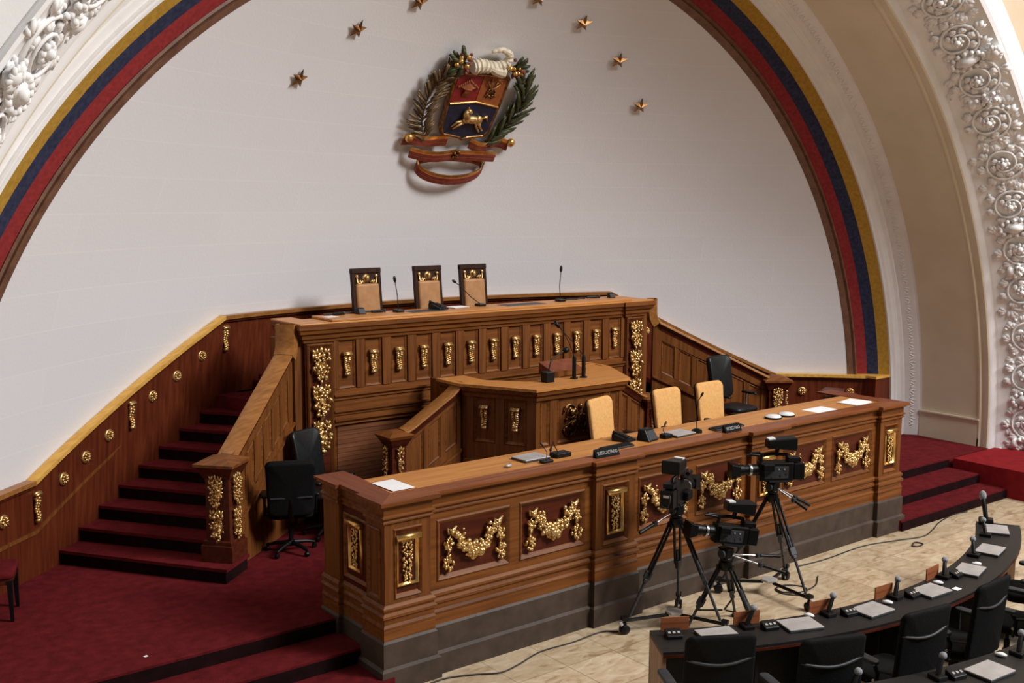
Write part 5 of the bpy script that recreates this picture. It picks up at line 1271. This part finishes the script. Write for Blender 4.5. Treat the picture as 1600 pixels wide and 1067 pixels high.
nameplate('black nameplate with white lettering at the right, before the third beige chair', 'SECRETARIO', .74, .13, .0, .28)
def bar_panel(label, x, y, L, rz): 
    root = thing('keyboard', label, 'keyboard', (x, y, ZD), rz); MB().cbox((0, 0, .011), (L, .13, .022)).build('tray', M['grey'], root, smooth=0, bevel=.005)
    k = MB()
    for j in range(4):
        for i in range(14): k.cbox((-L / 2 + .025 + (L - .05) * i / 13, -.042 + .028 * j, .026), ((L - .05) / 16, .02, .008))
    o = k.build('keys', M['black'], root, smooth=0); o['kind'] = 'stuff'; return root
bar_panel('dark keyboard behind the left nameplate on the long desk', -.92, .33, .44, .05)
bar_panel('dark keyboard behind the right nameplate on the long desk', .86, .32, .50, .0)
def telephone(label, loc, rz):
    root = thing('telephone', label, 'telephone', loc, rz)
    MB().hexa([(-.09, -.11, 0), (.09, -.11, 0), (.09, .11, 0), (-.09, .11, 0), (-.09, -.11, .02), (.09, -.11, .02), (.09, .11, .08), (-.09, .11, .08)]).build('body', M['black'], root, smooth=0, bevel=.01)
    MB().tube([(-.065, -.09, .05), (-.065, -.05, .06), (-.065, .06, .09), (-.065, .10, .095)], [.022, .014, .014, .022], 8).build('handset', M['black'], root, smooth=60)
    k = MB()
    for i in range(3):
        for j in range(4): k.cbox((.0 + i * .03, -.06 + j * .033, .037 + j * .009), (.02, .02, .01), Rx(.27))
    k.build('keypad', M['grey'], root, smooth=0); return root
telephone('black desk telephone before the turned beige chair', (-.60, .55, ZD), .3)
def monitor_box(label, loc, rz, s=1.0, name='speaker_box'):
    root = thing(name, label, 'speaker', loc, rz); MB().hexa([(x * s, y * s, z * s) for x, y, z in ((-.10, -.10, 0), (.10, -.10, 0), (.10, .08, 0), (-.10, .08, 0), (-.085, -.02, .13), (.085, -.02, .13), (.085, .07, .13), (-.085, .07, .13))]).build('housing', M['black'], root, smooth=0, bevel=.012)
    MB().hexa([(x * s, y * s, z * s) for x, y, z in ((-.08, -.093, .02), (.08, -.093, .02), (.08, -.09, .02), (-.08, -.09, .02), (-.07, -.036, .11), (.07, -.036, .11), (.07, -.03, .115), (-.07, -.03, .115))]).build('grille', M['grey'], root, smooth=0); return root
monitor_box('black wedge-shaped speaker box between the telephone and silver laptop', (-.36, .42, ZD), .2)
gooseneck('gooseneck_microphone', 'small black microphone beside the silver laptop on the long desk', (-.12, .36, ZD), [(0, 0, .03), (-.02, .03, .09), (.03, .05, .14)], basew=(.12, .10, .05), head=.012)
for i, (x, y, lb) in enumerate(((1.78, .36, 'white flat device with black base, left of its twin on the long desk'), (2.04, .36, 'white flat device with black base, right of its twin on the long desk'))):
    root = thing('conference_phone', lb, 'phone', (x, y, ZD), .2, 'white flat devices on the long desk')
    MB().lathe([(.001, 0), (.10, 0), (.11, .015), (.001, .02)], n=20).build('base', M['black'], root, smooth=40); MB().lathe([(.001, .02), (.10, .022), (.085, .04), (.001, .05)], n=20).build('cover', M['white'], root, smooth=60)
# ------------------------------------------------------------------ things on the podium and the rostrum
ZPO = zt + .066
gooseneck('gooseneck_microphone', 'podium microphone on a black box, neck bending right', (-.30, 2.24, ZPO), [(.03, 0, .05), (.035, .02, .16), (.10, .05, .27), (.26, .06, .34), (.32, .06, .36)], basew=(.13, .12, .13), r=.009, head=.04, hl=.07)
for i, (x, y, lb, pts) in enumerate(((.14, 2.24, 'left thick black microphone stand on the podium, neck leaning left', [(0, 0, .28), (-.06, .02, .44), (-.14, .05, .60), (-.22, .06, .68)]), (.30, 2.24, 'right thick black microphone stand on the podium, neck leaning left', [(0, 0, .28), (-.10, .04, .42), (-.25, .09, .58), (-.36, .10, .70)]))):
    root = thing('podium_microphone', lb, 'microphone', (x, y, ZPO)); MB().lathe([(.001, 0), (.05, 0), (.05, .015), (.026, .02), (.026, .26), (.018, .29), (.001, .29)], n=14).build('stand', M['black'], root, smooth=40)
    p = [V(q) for q in pts]; MB().tube(p, .005, 6).build('neck', M['black'], root, smooth=60); d = (p[-1] - p[-2]).normalized(); MB().tube([p[-1] - d * .02, p[-1], p[-1] + d * .05, p[-1] + d * .065], [.014, .024, .024, .012], 10).build('capsule', M['black'], root, smooth=60)
rdg = thing('reading_stand', 'small reddish wooden reading stand on the podium behind the microphones', 'reading stand', (.27, 2.62, ZPO - .0), .05)
MB().hexa([(-.28, -.14, .0), (.28, -.14, .0), (.28, .16, 0), (-.28, .16, 0), (-.28, -.14, .05), (.28, -.14, .05), (.28, .16, .17), (-.28, .16, .17)]).build('sloping_top', M['woodtopy'], rdg, smooth=0, bevel=.008); MB().box(-.28, .28, -.155, -.14, .0, .075).build('ledge', M['wood'], rdg, smooth=0)
ZR = 2.9555
gooseneck('gooseneck_microphone', 'slender microphone on the rostrum between the left and middle high-backed chairs', (-1.40, 3.98, ZR), [(0, 0, .03), (.0, .02, .20), (-.03, .03, .40)], r=.006, head=.02, hl=.07)
gooseneck('gooseneck_microphone', 'long slanting microphone on the rostrum before the rightmost high-backed chair', (-.02, 4.05, ZR), [(0, 0, .03), (-.12, .04, .12), (-.32, .06, .30), (-.38, .06, .34)], r=.006, head=.02, hl=.06)
gooseneck('gooseneck_microphone', 'tall slender microphone standing alone on the right part of the rostrum', (1.36, 3.95, ZR), [(0, 0, .03), (.0, .02, .22), (.03, .03, .44)], r=.006, head=.02, hl=.08)
telephone('black telephone on the rostrum before the middle high-backed chair', (-.74, 4.02, ZR), .2)
sheet('paper_sheets', 'loose white papers on the rostrum right of the black telephone', 'paper', -.42, 4.04, ZR, .26, .20, .1, 5)
monitor_box('black control box among cables at the left end of the rostrum', (-1.93, 4.05, ZR), .1, .62, 'control_box')
for i, (x, L, lb) in enumerate(((-2.24, .20, 'black hand microphone lying at the left end of the rostrum'), (-1.66, .22, 'black hand microphone lying right of the control box on the rostrum'), (2.10, .24, 'black hand microphone lying near the right end of the rostrum'))):
    root = thing('hand_microphone', lb, 'microphone', (x, 4.05, ZR + .022), .3 - .2 * i); MB().tube([(-L / 2, 0, 0), (L / 2 - .04, 0, 0)], [.016, .02], 10).build('handle', M['black'], root, smooth=50); MB().blob((L / 2 - .01, 0, .0), .022, hi=True).build('grille', M['grey'], root, smooth=180)
sheet('paper_sheet', 'white sheet of paper at the far left end of the rostrum', 'paper', -2.42, 3.95, ZR, .18, .14, .2, 1)
for i, (x, L, lb) in enumerate(((-1.02, .55, 'flat grey desk mat on the rostrum left of the black telephone'), (.62, .70, 'flat grey desk mat on the rostrum right of the rightmost chair'))):
    sheet('desk_mat', lb, 'desk mat', x, 3.92, ZR, L, .26, 0, 1, None, 'grey')
monitor_box('small black box at the right end of the rostrum', (2.42, 4.0, ZR), .0, .55, 'control_box')
tag(MB().tube([(-2.40, 4.16, ZR + .012), (-2.25, 4.11, ZR + .012), (-2.08, 4.17, ZR + .012), (-1.9, 4.13, ZR + .012), (-1.75, 4.17, ZR + .012), (-1.6, 4.12, ZR + .012)], .011, 6).build('cable', M['cable'], smooth=60), 'black cable lying at the left end of the rostrum', 'cable')
tag(MB().tube([(1.50, 4.0, ZR + .012), (1.60, 4.06, ZR + .012), (1.72, 4.0, ZR + .012), (1.85, 4.09, ZR + .012), (1.93, 4.04, ZR + .012)], .010, 6).build('cable', M['cable'], smooth=60), 'black cable lying on the right part of the rostrum', 'cable')
o = sheet('paper_scrap', 'tiny white scrap of paper on the carpet at the lower left', 'paper', -5.84, 1.06, ZP + .001, .035, .03, .3, 1)
# ------------------------------------------------------------------ camera
cd = bpy.data.cameras.new('camera'); cam = bpy.data.objects.new('camera', cd); col.objects.link(cam); sc.camera = cam
F_, PI__, RO, YA = 1679.60101, .12814, .00599, .66425
fwv = V((math.sin(YA) * math.cos(PI__), math.cos(YA) * math.cos(PI__), -math.sin(PI__)))
r0 = V((math.cos(YA), -math.sin(YA), 0)); u0 = r0.cross(fwv)
rv = r0 * math.cos(RO) + u0 * math.sin(RO); uv_ = -r0 * math.sin(RO) + u0 * math.cos(RO)
cam.matrix_world = Matrix(((rv.x, uv_.x, -fwv.x, -8.85898), (rv.y, uv_.y, -fwv.y, -7.96119), (rv.z, uv_.z, -fwv.z, 4.3794), (0, 0, 0, 1)))
cd.sensor_width = 36; cd.sensor_fit = 'HORIZONTAL'; cd.lens = F_ * 36 / 1600; cd.clip_start = .1; cd.clip_end = 200

# ------------------------------------------------------------------ light
def area(name, loc, to, size, power, colr, sy=None):
    l = bpy.data.lights.new(name, 'AREA'); l.energy = power; l.color = colr; l.size = size; l.shape = 'RECTANGLE'; l.size_y = sy or size
    o = bpy.data.objects.new(name, l); col.objects.link(o); o.location = loc
    o.rotation_euler = (V(to) - V(loc)).to_track_quat('-Z', 'Y').to_euler(); return o
area('hall_window_light', (11, -17, 17), (0, 3, 1.5), 5, 5200, (1.0, .98, .96))
area('hall_chandelier_light', (4, -9, 15), (0, 3, 1), 6, 1850, (1.0, .97, .94))
w = bpy.data.worlds.new('hall'); sc.world = w; w.use_nodes = True
bg = w.node_tree.nodes['Background']; bg.inputs['Color'].default_value = (1.0, .98, .97, 1); bg.inputs['Strength'].default_value = .10
sc.view_settings.view_transform = 'Standard'; sc.view_settings.look = 'None'; sc.view_settings.exposure = -0.12; sc.view_settings.gamma = 1.0
sc.view_settings.use_curve_mapping = False
